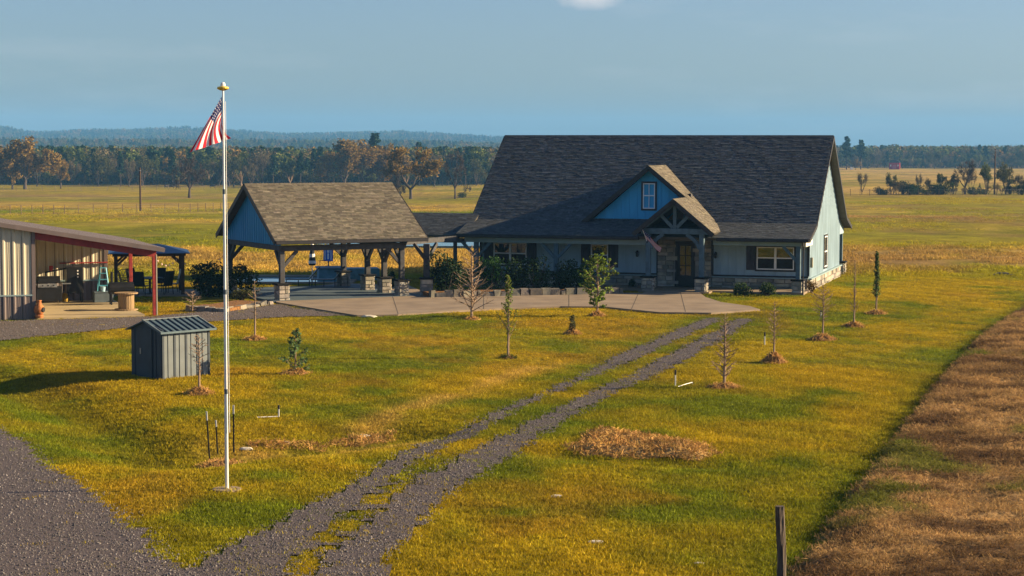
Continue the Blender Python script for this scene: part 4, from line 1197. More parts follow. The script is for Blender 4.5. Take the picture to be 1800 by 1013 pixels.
# ------------------------------------------------------------------ trees: builders
BARK = mat('bark_grey', (.27, .185, .12), .9, .25, 10, stretch=(1, 1, .3), bump=.01)
BARKD = mat('bark_dark', (.07, .052, .042), .9, .25, 8, stretch=(1, 1, .3))
def leafmat(name, c, tr=.3): return mat(name, c, .7, .25, 1.5, attr='tint', trans=tr, spec=.15)
L_YOUNG = leafmat('leaf_young', (.13, .19, .018)); L_DARK = leafmat('leaf_dark', (.018, .042, .012)); L_PINE = leafmat('leaf_pine', (.020, .050, .020), .15)
L_BROWN = leafmat('leaf_budding_brown', (.20, .125, .022)); L_GREEN = leafmat('leaf_spring', (.085, .105, .018)); L_OLIVE = leafmat('leaf_olive', (.075, .075, .018)); L_GREY = leafmat('twig_haze', (.13, .10, .045), .1)
L_COL = leafmat('leaf_columnar', (.07, .115, .025)); L_BOX = leafmat('leaf_boxwood', (.028, .055, .012)); L_BLUE = leafmat('leaf_sapling_pine', (.085, .145, .05)); L_MID = leafmat('leaf_mid', (.025, .075, .012)); STRAW = leafmat('straw', (.52, .33, .10), .25); MULCH = mat('mulch', (.24, .115, .035), .95, .3, 12, bump=.03)

def rv(g, s=1.): return Vector((g.uniform(-1, 1), g.uniform(-1, 1), g.uniform(-1, 1))) * s

def leaves(m, pts, g, size, spread, per=1, lo=.6, hi=1.35, flat_=0.):
    for p in pts:
        for _ in range(per):
            c = Vector(p) + rv(g, spread); n = rv(g).normalized()
            if flat_: n = (n + Vector((0, 0, flat_))).normalized()
            x = n.cross(rv(g)).normalized(); y = n.cross(x); s = size * g.uniform(.6, 1.3); k = g.uniform(lo, hi)
            m.quad(tuple(c - x * s), tuple(c - y * s * .55), tuple(c + x * s), tuple(c + y * s * .55), (k * g.uniform(.9, 1.1), k, k * g.uniform(.85, 1.1)))

def branch(m, p, d, L, r, depth, g, tips, ns=5, spread=.7, up=.12, kids=(2, 3), shrink=.72, minr=.004):
    pts = [Vector(p)]; rad = [r]; n = 3 if depth else 2; dd = Vector(d).normalized()
    for k in range(n):
        dd = (dd + rv(g, .22) + Vector((0, 0, up * .5))).normalized()
        pts.append(pts[-1] + dd * (L / n)); rad.append(max(r * (1 - .45 * (k + 1) / n), minr))
    m.tube(pts, rad, ns if depth > 1 else 3, cap=False)
    if depth == 0:
        tips += [pts[-1], (pts[-1] + pts[-2]) / 2]; return
    for k in range(g.randint(*kids) + 1):
        q = pts[-1] if k < 2 else pts[g.randint(1, n)]
        nd = (dd + rv(g, spread) + Vector((0, 0, up))).normalized()
        branch(m, q, nd, L * shrink * g.uniform(.75, 1.15), rad[-1] * .85, depth - 1, g, tips, ns, spread, up, kids, shrink, minr)

def broad_tree(seed, H=1., trunk=.28, w=.5, depth=4, r=.028, spread=.75, up=.10, minr=.0015):
    """normalised spreading tree: trunk mesh builder + tips"""
    g = random.Random(seed); m = MB(); tips = []
    top = Vector((g.uniform(-.02, .02), g.uniform(-.02, .02), trunk))
    m.tube([(0, 0, -.02), (0, 0, trunk * .4), tuple(top)], [r * 1.35, r, r * .85], 7, cap=False)
    n = g.randint(4, 5)
    for k in range(n):
        a = 2 * math.pi * (k + g.random() * .6) / n
        el = g.uniform(.5, 1.1)
        branch(m, top - Vector((0, 0, g.random() * trunk * .2)), (math.cos(a) * w * 1.6, math.sin(a) * w * 1.6, el), .27, r * .6, depth - 1, g, tips, 5, spread, up, (2, 3), .70, minr)
    zs = max(t.z for t in tips); xs_ = max(max(abs(t.x), abs(t.y)) for t in tips)
    S = Vector((w / xs_, w / xs_, 1)); kz = (1. - trunk) / (zs - trunk)
    def fx(p): p = Vector(p); return (p.x * S.x if p.z > trunk * .9 else p.x, p.y * S.y if p.z > trunk * .9 else p.y, trunk + (p.z - trunk) * kz if p.z > trunk else p.z)
    m.v = [fx(p) for p in m.v]
    return m, [Vector(fx(t)) for t in tips]

def pine_tree(seed, n=13, crown=.62, w=.17):
    g = random.Random(seed); m = MB(); tips = []
    m.tube([(0, 0, -.02), (.005, 0, .5), (0, .004, .98)], [.016, .011, .003], 6, cap=False)
    for k in range(n):
        t = k / (n - 1); z = 1 - crown + crown * .93 * t
        for q in range(4):
            a = g.random() * 6.28; L = w * (1 - .75 * t) * g.uniform(.6, 1.15)
            e = Vector((math.cos(a) * L, math.sin(a) * L, z + L * g.uniform(.05, .5)))
            m.tube([(0, 0, z), tuple(e)], [.004, .0015], 3, cap=False)
            for s in (.35, .6, .8, 1): tips.append(Vector((0, 0, z)).lerp(e, s))
    return m, tips

def make_proto(kind, seed, dense=1):
    g = random.Random(seed + 99)
    if kind == 'pine':
        t, tips = pine_tree(seed); c = MB(); leaves(c, tips, g, .026, .026, 8 * dense); return t, c, BARKD, L_PINE
    if kind == 'oak':
        t, tips = broad_tree(seed, trunk=.22, w=.56); c = MB(); leaves(c, tips, g, .027, .065, 14 * dense); return t, c, BARKD, L_BROWN
    if kind == 'green':
        t, tips = broad_tree(seed, trunk=.12, w=.36, up=.25); c = MB(); leaves(c, tips, g, .021, .045, 7 * dense); return t, c, BARK, L_GREEN
    if kind == 'olive':
        t, tips = broad_tree(seed, trunk=.10, w=.44, up=.15); c = MB(); leaves(c, tips, g, .022, .05, 7 * dense); return t, c, BARKD, L_OLIVE
    if kind == 'bare':
        t, tips = broad_tree(seed, trunk=.25, w=.42, spread=.85, up=.05, r=.032, minr=.0025); c = MB()
        for p in tips:
            for _ in range(5):
                e = p + rv(g, .06) + Vector((0, 0, .03)); c.tube([tuple(p), tuple(e)], [.0034, .0018], 3, cap=False)
        return t, c, BARKD, BARKD
    if kind == 'twiggy':
        t, tips = broad_tree(seed, trunk=.12, w=.40, up=.3, r=.02, minr=.003); c = MB(); leaves(c, tips, g, .012, .05, 9 * dense); return t, c, BARKD, L_GREY
    if kind == 'bush':
        t = MB(); c = MB(); pts = []; lob = [(Vector((g.uniform(-.35, .35), g.uniform(-.35, .35), g.uniform(.12, .62))), g.uniform(.22, .38)) for _ in range(9)]
        for l, r_ in lob: t.tube([(0, 0, -.03), tuple(l * .5), tuple(l)], [.03, .02, .006], 4, cap=False)
        while len(pts) < 1500:
            l, r_ = lob[g.randint(0, 8)]; q = l + rv(g).normalized() * r_ * (1 - .45 * g.random() ** 1.5)
            if q.z > .01: pts.append(q)
        leaves(c, pts, g, .034, .02, 1); return t, c, BARKD, L_DARK
    if kind == 'cone':
        t = MB().tube([(0, 0, -.02), (0, 0, .9)], [.03, .005], 5); c = MB(); pts = []
        for k in range(330):
            z = g.random() ** 1.3; a = g.random() * 6.28; rr = .34 * (1 - z) * g.uniform(.6, 1.1); pts.append((rr * math.cos(a), rr * math.sin(a), z))
        leaves(c, pts, g, .04, .02, 1); return t, c, BARKD, L_DARK
PRO = {}
def proto(kind, k):
    if (kind, k) not in PRO:
        t, c, bm_, lm_ = make_proto(kind, k * 7 + 3)
        PRO[(kind, k)] = (t.mesh('trunk', bm_, fix=False), c.mesh('crown', lm_, fix=False))
    return PRO[(kind, k)]

def far_tree(u, v, vtop, kind, k, name, label, wide=1., group=None, D=None):
    p = G(u, v) if D is None else at(u, v, D)
    if D is not None: p.z = tz(p.x, p.y)
    H = (v - vtop) * p.y / F
    if D is not None: H = at(u, vtop, D).z - p.z
    o = thing(name, label, 'bush' if 'bush' in name else 'tree', p - Vector((0, 0, .05)), (u * 37 % 628) / 100., group)
    tm, cm = proto(kind, k)
    link('trunk', tm, o); link('crown', cm, o)
    o.scale = (H * wide, H * wide, H)
    return o

# ------------------------------------------------------------------ trees that stand apart in the fields behind
far_tree(44, 333, 244, 'oak', 0, 'oak_tree', 'big brown-budding oak standing before the dark pine wood', 1.15)
far_tree(22, 333, 262, 'oak', 1, 'oak_tree', 'brown oak half merged with the larger oak beside it', .8)
far_tree(107, 332, 272, 'oak', 2, 'oak_tree', 'smaller lone brown tree with thin trunk before the pine wood', .6)
far_tree(333, 348, 276, 'bare', 0, 'dead_tree', 'bare broad tree with fallen limb behind the flag', 1.0)
far_tree(636, 328, 249, 'oak', 1, 'oak_tree', 'broad brown oak rising behind the tan pavilion roof', 1.45)
far_tree(606, 329, 258, 'oak', 0, 'oak_tree', 'dusky brown oak on the edge of the grove behind the pavilion', 1.1)
far_tree(672, 328, 256, 'oak', 2, 'oak_tree', 'brown oak between the broad oak and the dark-limbed one', 1.1)
far_tree(722, 350, 262, 'oak', 3, 'oak_tree', 'brown oak with dark forked trunk beside the pavilion roof end', 1.05)
far_tree(694, 350, 304, 'bare', 1, 'bare_tree', 'small gnarled bare tree below the forked brown oak', .9)
far_tree(703, 350, 316, 'bare', 2, 'bare_tree', 'thin bare sapling beside the gnarled bare tree', .8)
far_tree(800, 350, 268, 'bare', 3, 'bare_tree', 'tall grey leafless tree with upswept limbs beside a round bush', .62)
far_tree(811, 348, 334, 'bush', 0, 'round_bush', 'round dark bush at the foot of the grey leafless tree', 1.5)
far_tree(659, 322, 234, 'pine', 0, 'pine_tree', 'tall dark pine showing over the brown oak grove', 1.4)
far_tree(737, 316, 250, 'pine', 1, 'pine_tree', 'dark pine crown behind the forked brown oak', 1.2)
far_tree(1488, 298, 240, 'pine', 2, 'pine_tree', 'tallest green pine beyond the gable end of the house', 1.25)
far_tree(1513, 298, 246, 'pine', 3, 'pine_tree', 'leaning tall pine next to the white hut', 1.3)
far_tree(1504, 299, 280, 'oak', 2, 'oak_tree', 'low tan tree by the white hut', .9)
for u, b, t, kd, k, nm, lb, w in ((1515, 342, 303, 'twiggy', 0, 'bare_bush', 'lone tan leafless bush at the head of the fence row', .75), (1548, 342, 324, 'bush', 1, 'low_bush', 'low dark bush beginning the green thicket', .9), (1566, 342, 304, 'olive', 0, 'thicket_tree', 'olive tree in the thicket next to the low bush', .8), (1588, 342, 308, 'bush', 2, 'thicket_bush', 'rounded dark bush in the middle of the thicket', .8), (1606, 342, 318, 'bush', 0, 'thicket_bush', 'spreading dark bush at the thicket edge', .9), (1615, 342, 306, 'twiggy', 1, 'bare_tree', 'thin bare tree between the thicket and green tree', .6), (1632, 342, 312, 'twiggy', 2, 'bare_tree', 'second thin bare tree beside the green tree', .7), (1654, 342, 305, 'green', 1, 'green_tree', 'bright dark-green tree in the middle of the fence row', .95), (1676, 342, 306, 'olive', 1, 'fence_row_tree', 'olive tree against the bare branching tree', .8), (1696, 342, 283, 'bare', 1, 'bare_tree', 'largest bare branching tree of the fence row', 1.0), (1707, 342, 300, 'twiggy', 3, 'bare_tree', 'twiggy tree overlapping the largest bare tree', .8), (1722, 342, 322, 'cone', 0, 'juniper_bush', 'dark cone-shaped juniper under the leaning green tree', .95), (1734, 342, 286, 'green', 2, 'green_tree', 'leaning green tree beside the utility pole', .7), (1768, 342, 286, 'olive', 2, 'fence_row_tree', 'large rounded olive tree beyond the utility pole', .85), (1790, 342, 306, 'twiggy', 0, 'bare_tree', 'grey twiggy tree past the large olive tree', .9), (1815, 342, 300, 'olive', 0, 'fence_row_tree', 'olive tree at the end of the fence row', .9)):
    far_tree(u, b, t, kd, k, nm, lb, w)
g = random.Random(77)
for k in range(24):
    u = 1544 + k * 11.5 + g.uniform(-4, 4)
    far_tree(u, 342.5 + g.uniform(-.6, .6), 342 - g.uniform(12, 27), g.choice(('bush', 'bush', 'olive', 'twiggy')), g.randint(0, 2), 'scrub_bush', 'low scrub bush filling the fence row thicket', g.uniform(1.0, 1.5), 'scrub bushes of the fence row')
bl_ = random.Random(12)
TREE_KINDS = (('pine', 'dark pine rising from the front of the far wood'), ('green', 'spring-green tree at the front of the far wood'), ('olive', 'olive leafed tree at the front of the far wood'), ('twiggy', 'grey twiggy tree at the front of the far wood'))
for k in range(46):
    kd, lb = TREE_KINDS[bl_.choice((0, 0, 1, 2, 3, 3))]
    u = -40 + k * 21 + bl_.uniform(-8, 8)
    far_tree(u, 329, bl_.uniform(266, 290) - (6 if kd == 'pine' else 0), kd, bl_.randint(0, 2), {'pine': 'pine_tree', 'green': 'woodland_tree', 'olive': 'woodland_tree', 'twiggy': 'bare_tree'}[kd], lb, bl_.uniform(.8, 1.15), 'trees along the edge of the far wood', D=bl_.uniform(615, 650))
for k in range(26):
    kd, lb = TREE_KINDS[bl_.choice((0, 1, 1, 2, 2, 3, 3))]
    u = 1468 + k * 15 + bl_.uniform(-6, 6)
    far_tree(u, 297, bl_.uniform(264, 280), kd, bl_.randint(0, 2), {'pine': 'pine_tree', 'green': 'woodland_tree', 'olive': 'woodland_tree', 'twiggy': 'bare_tree'}[kd], lb.replace('far wood', 'wood past the red barn'), bl_.uniform(.9, 1.2), 'trees along the wood past the red barn', D=bl_.uniform(1030, 1080))

# ------------------------------------------------------------------ woods and hills
def merged_tree(kind, k, n=430):
    t, c, b1, l1 = make_proto(kind, k * 7 + 3)
    g = random.Random(k); ids = list(range(len(c.f))); g.shuffle(ids); m = MB()
    for i in ids[:n]:
        cen = sum((Vector(c.v[q]) for q in c.f[i]), Vector()) / 4
        m.quad(*[tuple(cen + (Vector(c.v[q]) - cen) * 2.1) for q in c.f[i]], c.c[i])
    nl = len(m.f)
    m.tube([(0, 0, -.05), (0, 0, .7)], [.018, .008], 4, cap=False)
    me = m.mesh('tree', [l1, b1], fix=False)
    me.polygons.foreach_set('material_index', [0] * nl + [1] * (len(m.f) - nl))
    return me
WOOD = [merged_tree(k, q) for k, q in (('pine', 0), ('pine', 1), ('pine', 2), ('green', 0), ('green', 1), ('olive', 0), ('olive', 1), ('twiggy', 0), ('twiggy', 1), ('oak', 0))]
def wood(name, x, y, z, h, p):
    n = len(x); r = np.zeros((n, 3)); r[:, 2] = NR.random(n) * 6.28
    s = np.stack([h * NR.uniform(.8, 1.3, n), h * NR.uniform(.8, 1.3, n), h], -1)
    o = scatter(name, np.stack([x, y, z], -1), r, s, np.ones((n, 4)), NR.choice(10, n, p=p), WOOD)
    return o
PW_ = [.15, .15, .14, .1, .08, .08, .08, .09, .08, .05]
n = 3200; yy = NR.uniform(655, 900, n); xx = yy * NR.uniform(-.36, .10, n)
o = wood('far_wood', xx, yy, terrain(xx, yy) - .3, NR.uniform(8.5, 13.5, n), PW_); tag(o, 'dark mixed pine wood beyond the pasture', 'woods')
n = 1500; yy = NR.uniform(640, 690, n); xx = yy * NR.uniform(-.36, .10, n)
o = wood('wood_understory', xx, yy, terrain(xx, yy) - .5, NR.uniform(2.5, 6.5, n), [.03, .03, .03, .15, .15, .16, .16, .12, .12, .05]); tag(o, 'low scrub along the foot of the far wood', 'scrub')
n = 1500; yy = NR.uniform(1060, 1110, n); xx = yy * NR.uniform(.02, .36, n)
o = wood('distant_understory', xx, yy, terrain(xx, yy) - .5, NR.uniform(2.5, 6.5, n), [.03, .03, .03, .15, .15, .16, .16, .12, .12, .05]); tag(o, 'low scrub along the foot of the wood past the red barn', 'scrub')
n = 3400; yy = NR.uniform(1085, 1550, n); xx = yy * NR.uniform(.02, .36, n)
PG = [.07, .06, .06, .15, .14, .12, .12, .13, .12, .03]
o = wood('distant_wood', xx, yy, terrain(xx, yy) - .3, NR.uniform(8.5, 13.5, n), PG); tag(o, 'green mixed wood past the red barn', 'woods')
HP = [(-700, 215), (-300, 218), (-60, 214), (0, 222), (60, 233), (150, 229), (250, 228), (330, 224), (400, 227), (500, 234), (640, 232), (720, 231), (800, 236), (880, 240), (1000, 247), (1200, 253), (1400, 257), (1800, 259), (2600, 258)]
hu = np.array([(a - 900) / F for a, b in HP]); hz = np.array([CZ + (259 + (a - 900) * ROLL - b) / F * 4300 - 13 for a, b in HP])
def hill_z(x, y):
    u = x / np.maximum(y, 1); r = np.interp(u, hu, hz)
    k = sstep(2300, 4300, y) * (1 - sstep(4500, 6200, y))
    low = 10 * sstep(1700, 2100, y) * (1 - sstep(2300, 2700, y)) * (1 - sstep(-.08, .1, u))
    return -8.5 + (r + 8.5) * k + low + k * 9 * (fbm(x * .004, y * .004, 121, 3) - .5)
HX, HY = np.meshgrid(np.linspace(-3200, 3200, 130), np.linspace(1650, 6300, 90))
HZ = hill_z(HX, HY); I = np.arange(HX.size).reshape(HX.shape)
me = bpy.data.meshes.new('hills'); me.from_pydata(np.stack([HX, HY, HZ], -1).reshape(-1, 3).tolist(), [], np.stack([I[:-1, :-1], I[:-1, 1:], I[1:, 1:], I[1:, :-1]], -1).reshape(-1, 4).tolist())
me.materials.append(mat('hill_ground', (.05, .06, .02), .95, .3, .02)); me.shade_smooth()
tag(link('hills', me), kind='structure')
n = 15000; yy = NR.uniform(1750, 4700, n) ; uu = NR.uniform(-.36, .12, n); xx = uu * yy
o = wood('hill_forest', xx, yy, hill_z(xx, yy) - .5, NR.uniform(9, 16, n), PW_); tag(o, 'forest cloaking the blue far hills', 'forest')

# ------------------------------------------------------------------ poles, fences, far buildings, cattle
def utility_pole(u, v, vt, label):
    p = G(u, v); H = (v - vt) * p.y / F
    o = thing('utility_pole', label, 'pole', p)
    MB().tube([(0, 0, -.2), (0, 0, H)], [.17, .12], 8).build('pole', WOODD, o)
    MB().box(-.12, .12, -.16, .16, H - .5, H - .35).build('pole_band', STEEL, o)
utility_pole(247, 371, 295, 'dark wooden pole alone in the pasture near the bare tree')
utility_pole(1748, 342, 262, 'tall dark utility pole in the fence row')
def fence(pts, label, n, h=1.25):
    o = thing('wire_fence', label, 'fence', pts[0]); c = []
    for k in range(n):
        t = k / (n - 1) * (len(pts) - 1); i = min(int(t), len(pts) - 2); p = pts[i].lerp(pts[i + 1], t - i); p.z = tz(p.x, p.y); c.append(p - pts[0])
    for p in c: MB().box(p.x - .04, p.x + .04, p.y - .04, p.y + .04, p.z - .1, p.z + h).build('post', BARK, o)
    for hh in (.5, .85, 1.15):
        MB().tube([tuple(p + Vector((0, 0, hh))) for p in c], .008, 3).build('wire', STEEL, o)
fence([G(-40, 378), G(120, 376), G(330, 373), G(440, 372)], 'low wire fence with small posts crossing the pasture', 26)
fence([G(1478, 344), G(1640, 344), G(1830, 343)], 'wire fence with pale posts before the thicket', 20)
fence([G(-40, 336), G(200, 335), G(420, 334)], 'far wire fence at the edge of the wood', 22)
rb_ = G(1572, 298); REDB = mat('red_paint', (.42, .03, .05), .6, .15, 2)
o = thing('red_barn', 'small red barn with dark roof before the distant wood', 'barn', rb_, R(-14))
MB().box(-2.8, 2.8, 0, 4, -.2, 3.6).build('wall', REDB, o); m = MB().prism([(-3.1, 3.5), (-1.9, 4.6), (0, 5.2), (1.9, 4.6), (3.1, 3.5)], -.3, 4.3); m.build('roof', DARK, o)
MB().box(-1.0, .9, -.03, -.002, 0, 2.4).build('door', mat('red_door', (.50, .12, .14), .6, .1, 2), o)
for x in (-2.2, 1.6): MB().box(x, x + .6, -.03, -.002, 1.6, 2.5).build('window', WHITE, o)
wb_ = G(1498, 298.5)
o = thing('white_hut', 'tiny white hut at the foot of the tall pines', 'hut', wb_, R(8)); MB().box(-.7, .7, 0, 1.2, -.1, 1.5).build('wall', WHITE, o); MB().prism([(-.85, 1.5), (0, 1.9), (.85, 1.5)], -.1, 1.3).build('roof', GREYP, o)
COWM = mat('cow_black', (.018, .014, .012), .7, .3, 3)
cow0 = None
for u, v, a in ((292, 331.5, 1.2), (374, 331, .1), (411, 331.2, 1.7), (302, 331.8, .3)):
    m = MB()
    m.tube([(-1.0, 0, 1.0), (-.85, 0, 1.02), (-.3, 0, .95), (.35, 0, .97), (.8, 0, 1.05), (1.15, 0, 1.2), (1.35, 0, 1.22), (1.7, 0, 1.05), (1.8, 0, .98)], [.08, .30, .38, .38, .32, .2, .16, .14, .08], 8)
    for x in (-.75, .6):
        for y in (-.18, .18): m.tube([(x, y, .85), (x + .05, y, .45), (x, y, 0)], [.13, .07, .06], 5)
    m.tube([(-1.0, 0, 1.15), (-1.1, 0, .9), (-1.08, 0, .5)], .025, 4)
    o = m.build('cow', COWM, None, smooth=True); o.location = G(u, v); o.rotation_euler = (0, 0, a); o.scale = (.85,) * 3
    tag(o, 'dark cow grazing in the pasture before the wood', 'cow', 'cattle in the far pasture')

# ------------------------------------------------------------------ yard trees
def sapling(u, v, vt, seed, kind, label, name='young_tree', w=.34, leaf=None, nbr=34, r=.035, lsize=.05, per=2, tilt=.0, lo=.18):
    p = G(u, v); H = (v - vt) * p.y / F; g = random.Random(seed); m = MB(); tips = []
    o = thing(name, label, 'tree', p)
    top = Vector((tilt * H, 0, H)); tr = [Vector((0, 0, -.05)), Vector((.01, 0, H * .3)), Vector((tilt * H * .5 + .015, .01, H * .65)), top]
    MBt = MB().tube(tr, [r, r * .8, r * .5, .006], 7, cap=False); MBt.build('trunk', BARK, o)
    def on(t): return tr[0].lerp(top, t)
    for k in range(nbr):
        t = lo + (1 - lo) * (k + g.random() * .5) / nbr * .97; a = k * 2.4 + g.uniform(-.5, .5)
        if kind == 'cone': L = w * H * (1 - t) ** .75 * g.uniform(.7, 1.15) + .06; el = g.uniform(.25, .8)
        elif kind == 'top': L = w * H * math.sin(math.pi * min(max((t - lo) / (1 - lo), .12), .9)) * g.uniform(.6, 1.15); el = g.uniform(.15, .7)
        else: L = w * H * (1.05 - t) * g.uniform(.6, 1.1) + .05; el = g.uniform(1.4, 2.6)
        d = Vector((math.cos(a), math.sin(a), el)).normalized(); b = on(t); pts = [b]
        for q in range(3):
            d = (d + rv(g, .12) + Vector((0, 0, .06))).normalized(); pts.append(pts[-1] + d * L / 3)
        rr = max(r * .42 * (1 - t * .6), .011); m.tube(pts, [rr, rr * .8, rr * .62, .006], 4, cap=False); tips += pts[1:]
        for q in range(3):
            s = pts[g.randint(1, 2)]; e = s + (d + rv(g, .8)).normalized() * L * g.uniform(.22, .45); m.tube([s, e], [rr * .6, .005], 3, cap=False); tips += [e, (s + e) / 2]
    m.build('branches', BARK, o, fix=False)
    if leaf:
        c = MB(); leaves(c, tips, g, lsize, .05, per); c.build('crown', leaf, o, fix=False)
    return p
def mound(p, r, h, seed, label, name='mulch_mound', n=260, straw=STRAW, mm=MULCH):
    g = random.Random(seed); o = thing(name, label, 'mulch', (p.x, p.y, tz(p.x, p.y)))
    m = MB(); rings = []
    for j in range(6):
        rr = r * j / 5; row = []
        for k in range(16):
            a = 2 * math.pi * k / 16; q = rr * (1 + .18 * g.uniform(-1, 1)); row.append((q * math.cos(a), q * math.sin(a), h * (1 - (j / 5) ** 1.6) * g.uniform(.75, 1.2) - .03 * (j == 5)))
        rings.append(row)
    for a, b in zip(rings[:-1], rings[1:]):
        for k in range(16): m.quad(a[k], b[k], b[(k + 1) % 16], a[(k + 1) % 16])
    m.build('soil', mm, o)
    s = MB()
    for k in range(n):
        a = g.random() * 6.28; q = r * 1.15 * math.sqrt(g.random()); z = h * max(1 - (q / r) ** 1.6, 0) + .02
        c = Vector((q * math.cos(a), q * math.sin(a), z)); d = (rv(g) + Vector((0, 0, .3))).normalized() * g.uniform(.04, .11); x = d.cross(rv(g)).normalized() * .008; k_ = g.uniform(.6, 1.4)
        s.quad(tuple(c - d - x), tuple(c - d + x), tuple(c + d + x), tuple(c + d - x), (k_, k_ * g.uniform(.8, 1.05), k_ * .9))
    o2 = s.build('straw', straw, o, fix=False); o2['kind'] = 'stuff'
    return o
T = sapling
p = T(350, 694, 588, 1, 'top', 'bare young tree in front of the metal shed', w=.20, r=.04, lo=.4); mound(p, .42, .22, 1, 'rusty straw mound under the bare tree by the metal shed')
p = T(448, 598, 492, 2, 'top', 'thin bare tree on the lawn beside the gravel lane', w=.14, r=.04, lo=.35, nbr=22); mound(p, .42, .14, 2, 'straw mound under the thin tree by the gravel lane')
p = T(519, 658, 578, 3, 'cone', 'small green pine sapling on the open lawn', 'pine_sapling', w=.36, leaf=L_BLUE, lsize=.05, per=3, nbr=22, lo=.08); mound(p, .46, .15, 3, 'straw mound under the green pine sapling')
p = T(829, 562, 430, 4, 'cone', 'largest bare conical tree before the house flower bed', w=.44, r=.06, nbr=60, lo=.12); mound(p, .34, .10, 4, 'straw mound under the largest bare conical tree', n=120)
p = T(893, 630, 482, 5, 'up', 'slender tree with sparse bright leaves and upright shoots', w=.30, leaf=L_YOUNG, lsize=.036, per=3, nbr=26, r=.042, lo=.22); mound(p, .28, .10, 5, 'grassy tuft round the slender leafing tree', n=140, straw=L_GREEN)
p = T(1006, 588, 556, 6, 'up', 'stunted little sapling with few leaves on the lawn', 'stunted_sapling', w=.35, leaf=L_OLIVE, lsize=.05, per=2, nbr=12, lo=.05, r=.02); mound(p, .32, .22, 6, 'straw mound under the stunted sapling')
p = T(1050, 556, 446, 7, 'top', 'bright leafy young pear tree before the flower bed', w=.40, leaf=L_YOUNG, lsize=.065, per=4, nbr=44, lo=.16, r=.05); mound(p, .36, .2, 7, 'straw mound under the leafy pear tree')
p = T(1273, 682, 548, 8, 'cone', 'tall bare tree at the edge of the gravel tracks', w=.24, r=.05, nbr=54, lo=.14); mound(p, .48, .14, 8, 'straw mound under the bare tree by the tracks')
p = T(1360, 638, 528, 9, 'top', 'thin bare tree rising from a high straw mound', w=.20, r=.04, nbr=40, lo=.3); mound(p, .42, .34, 9, 'highest straw mound round a thin bare tree')
p = T(1446, 598, 500, 10, 'top', 'bare spreading young tree beyond the high mound', w=.30, r=.042, nbr=44, lo=.35); mound(p, .50, .22, 10, 'wide straw mound under the bare spreading tree')
p = T(1501, 575, 455, 11, 'up', 'narrow leafless tree with upright twigs beside the gable end', w=.16, r=.04, nbr=34, lo=.2); mound(p, .44, .20, 11, 'straw mound under the narrow leafless tree')
p = T(1540, 552, 442, 12, 'up', 'columnar dark-green leafy tree last in the row', w=.13, r=.045, leaf=L_COL, lsize=.05, per=2, nbr=46, lo=.25); mound(p, .44, .16, 12, 'straw mound under the columnar leafy tree')
T(338, 549, 512, 13, 'top', 'small bare shrub by the left retaining wall', 'bare_shrub', w=.6, r=.03, nbr=30, lo=.05)
T(1085, 514, 497, 19, 'top', 'tiny twiggy shrub at the end of the flower bed', 'bare_shrub', w=.6, r=.015, nbr=14, lo=.05)

def shrub(u, v, vt, wpx, seed, lm, label, name='shrub', n=1500, ls=.06, D=None, squash=.8, gap=.35):
    p = G(u, v) if D is None else at(u, v, D)
    p.z = tz(p.x, p.y) + (.2 if D else 0); H = (v - vt) * p.y / F; w = wpx / 2 * p.y / F; g = random.Random(seed); pts = []
    o = thing(name, label, 'bush', p); m = MB()
    for k in range(9):
        a = g.random() * 6.28; e = Vector((math.cos(a) * w * .7, math.sin(a) * w * .6, H * g.uniform(.5, .85))); m.tube([(0, 0, -.05), tuple(e * .5 + rv(g, .05)), tuple(e)], [.03, .02, .006], 4)
    m.build('stems', BARKD, o)
    lob = [(rv(g, .5), g.uniform(.45, .75)) for _ in range(9)]
    while len(pts) < n:
        q = rv(g); l, r = lob[g.randint(0, 8)]
        s = l + q.normalized() * r * (1 - gap * g.random() ** 1.5)
        z = H * (.5 + .5 * s.z)
        if z > .02 and z < H * 1.06: pts.append((s.x * w, s.y * w * squash, z))
    c = MB(); leaves(c, pts, g, ls, .02, 1, .45, 1.5); c.build('foliage', lm, o, fix=False)
shrub(785, 521, 444, 74, 1, L_DARK, 'large dark evergreen shrub at the breezeway end of the bed', n=2600, ls=.07)
shrub(866, 518, 452, 66, 2, L_MID, 'green feathery shrub under the double window', n=2000)
shrub(905, 518, 455, 50, 22, L_DARK, 'dark shrub between the feathery and the grey-green one', n=1600)
shrub(940, 518, 450, 56, 3, L_BOX, 'grey-green rounded shrub beside the porch post', n=2000)
shrub(993, 517, 452, 54, 4, L_DARK, 'dark upright shrub behind the leafy pear tree', n=2000)
shrub(1024, 517, 456, 44, 5, L_MID, 'bright green shrub partly hidden by the pear tree', n=1600)
shrub(1308, 521, 497, 40, 6, L_BOX, 'low round boxwood nearer the entry post', 'boxwood', n=900, ls=.05)
shrub(1348, 521, 497, 36, 7, L_BOX, 'low round boxwood under the front double window', 'boxwood', n=900, ls=.05)
shrub(368, 521, 462, 92, 8, L_DARK, 'large dark evergreen mound in the left bed', n=3000, ls=.07)
shrub(432, 519, 462, 54, 9, L_BOX, 'dark tangled shrub beside the pavilion corner', n=1500, ls=.06)
shrub(425, 529, 505, 46, 10, L_OLIVE, 'low yellowish groundcover at the left bed edge', 'low_shrub', n=700, ls=.05)
shrub(1111, 508, 487, 14, 11, L_DARK, 'small dark conical shrub beside the entry steps', 'conical_shrub', n=500, ls=.04)
shrub(690, 508, 470, 14, 12, L_DARK, 'dark potted plant between the pavilion side posts', 'potted_plant', n=400, ls=.05)
shrub(1427, 515, 494, 22, 13, L_BROWN, 'rusty dry weed clump at the gable wall corner', 'dry_weed', n=300, ls=.05)

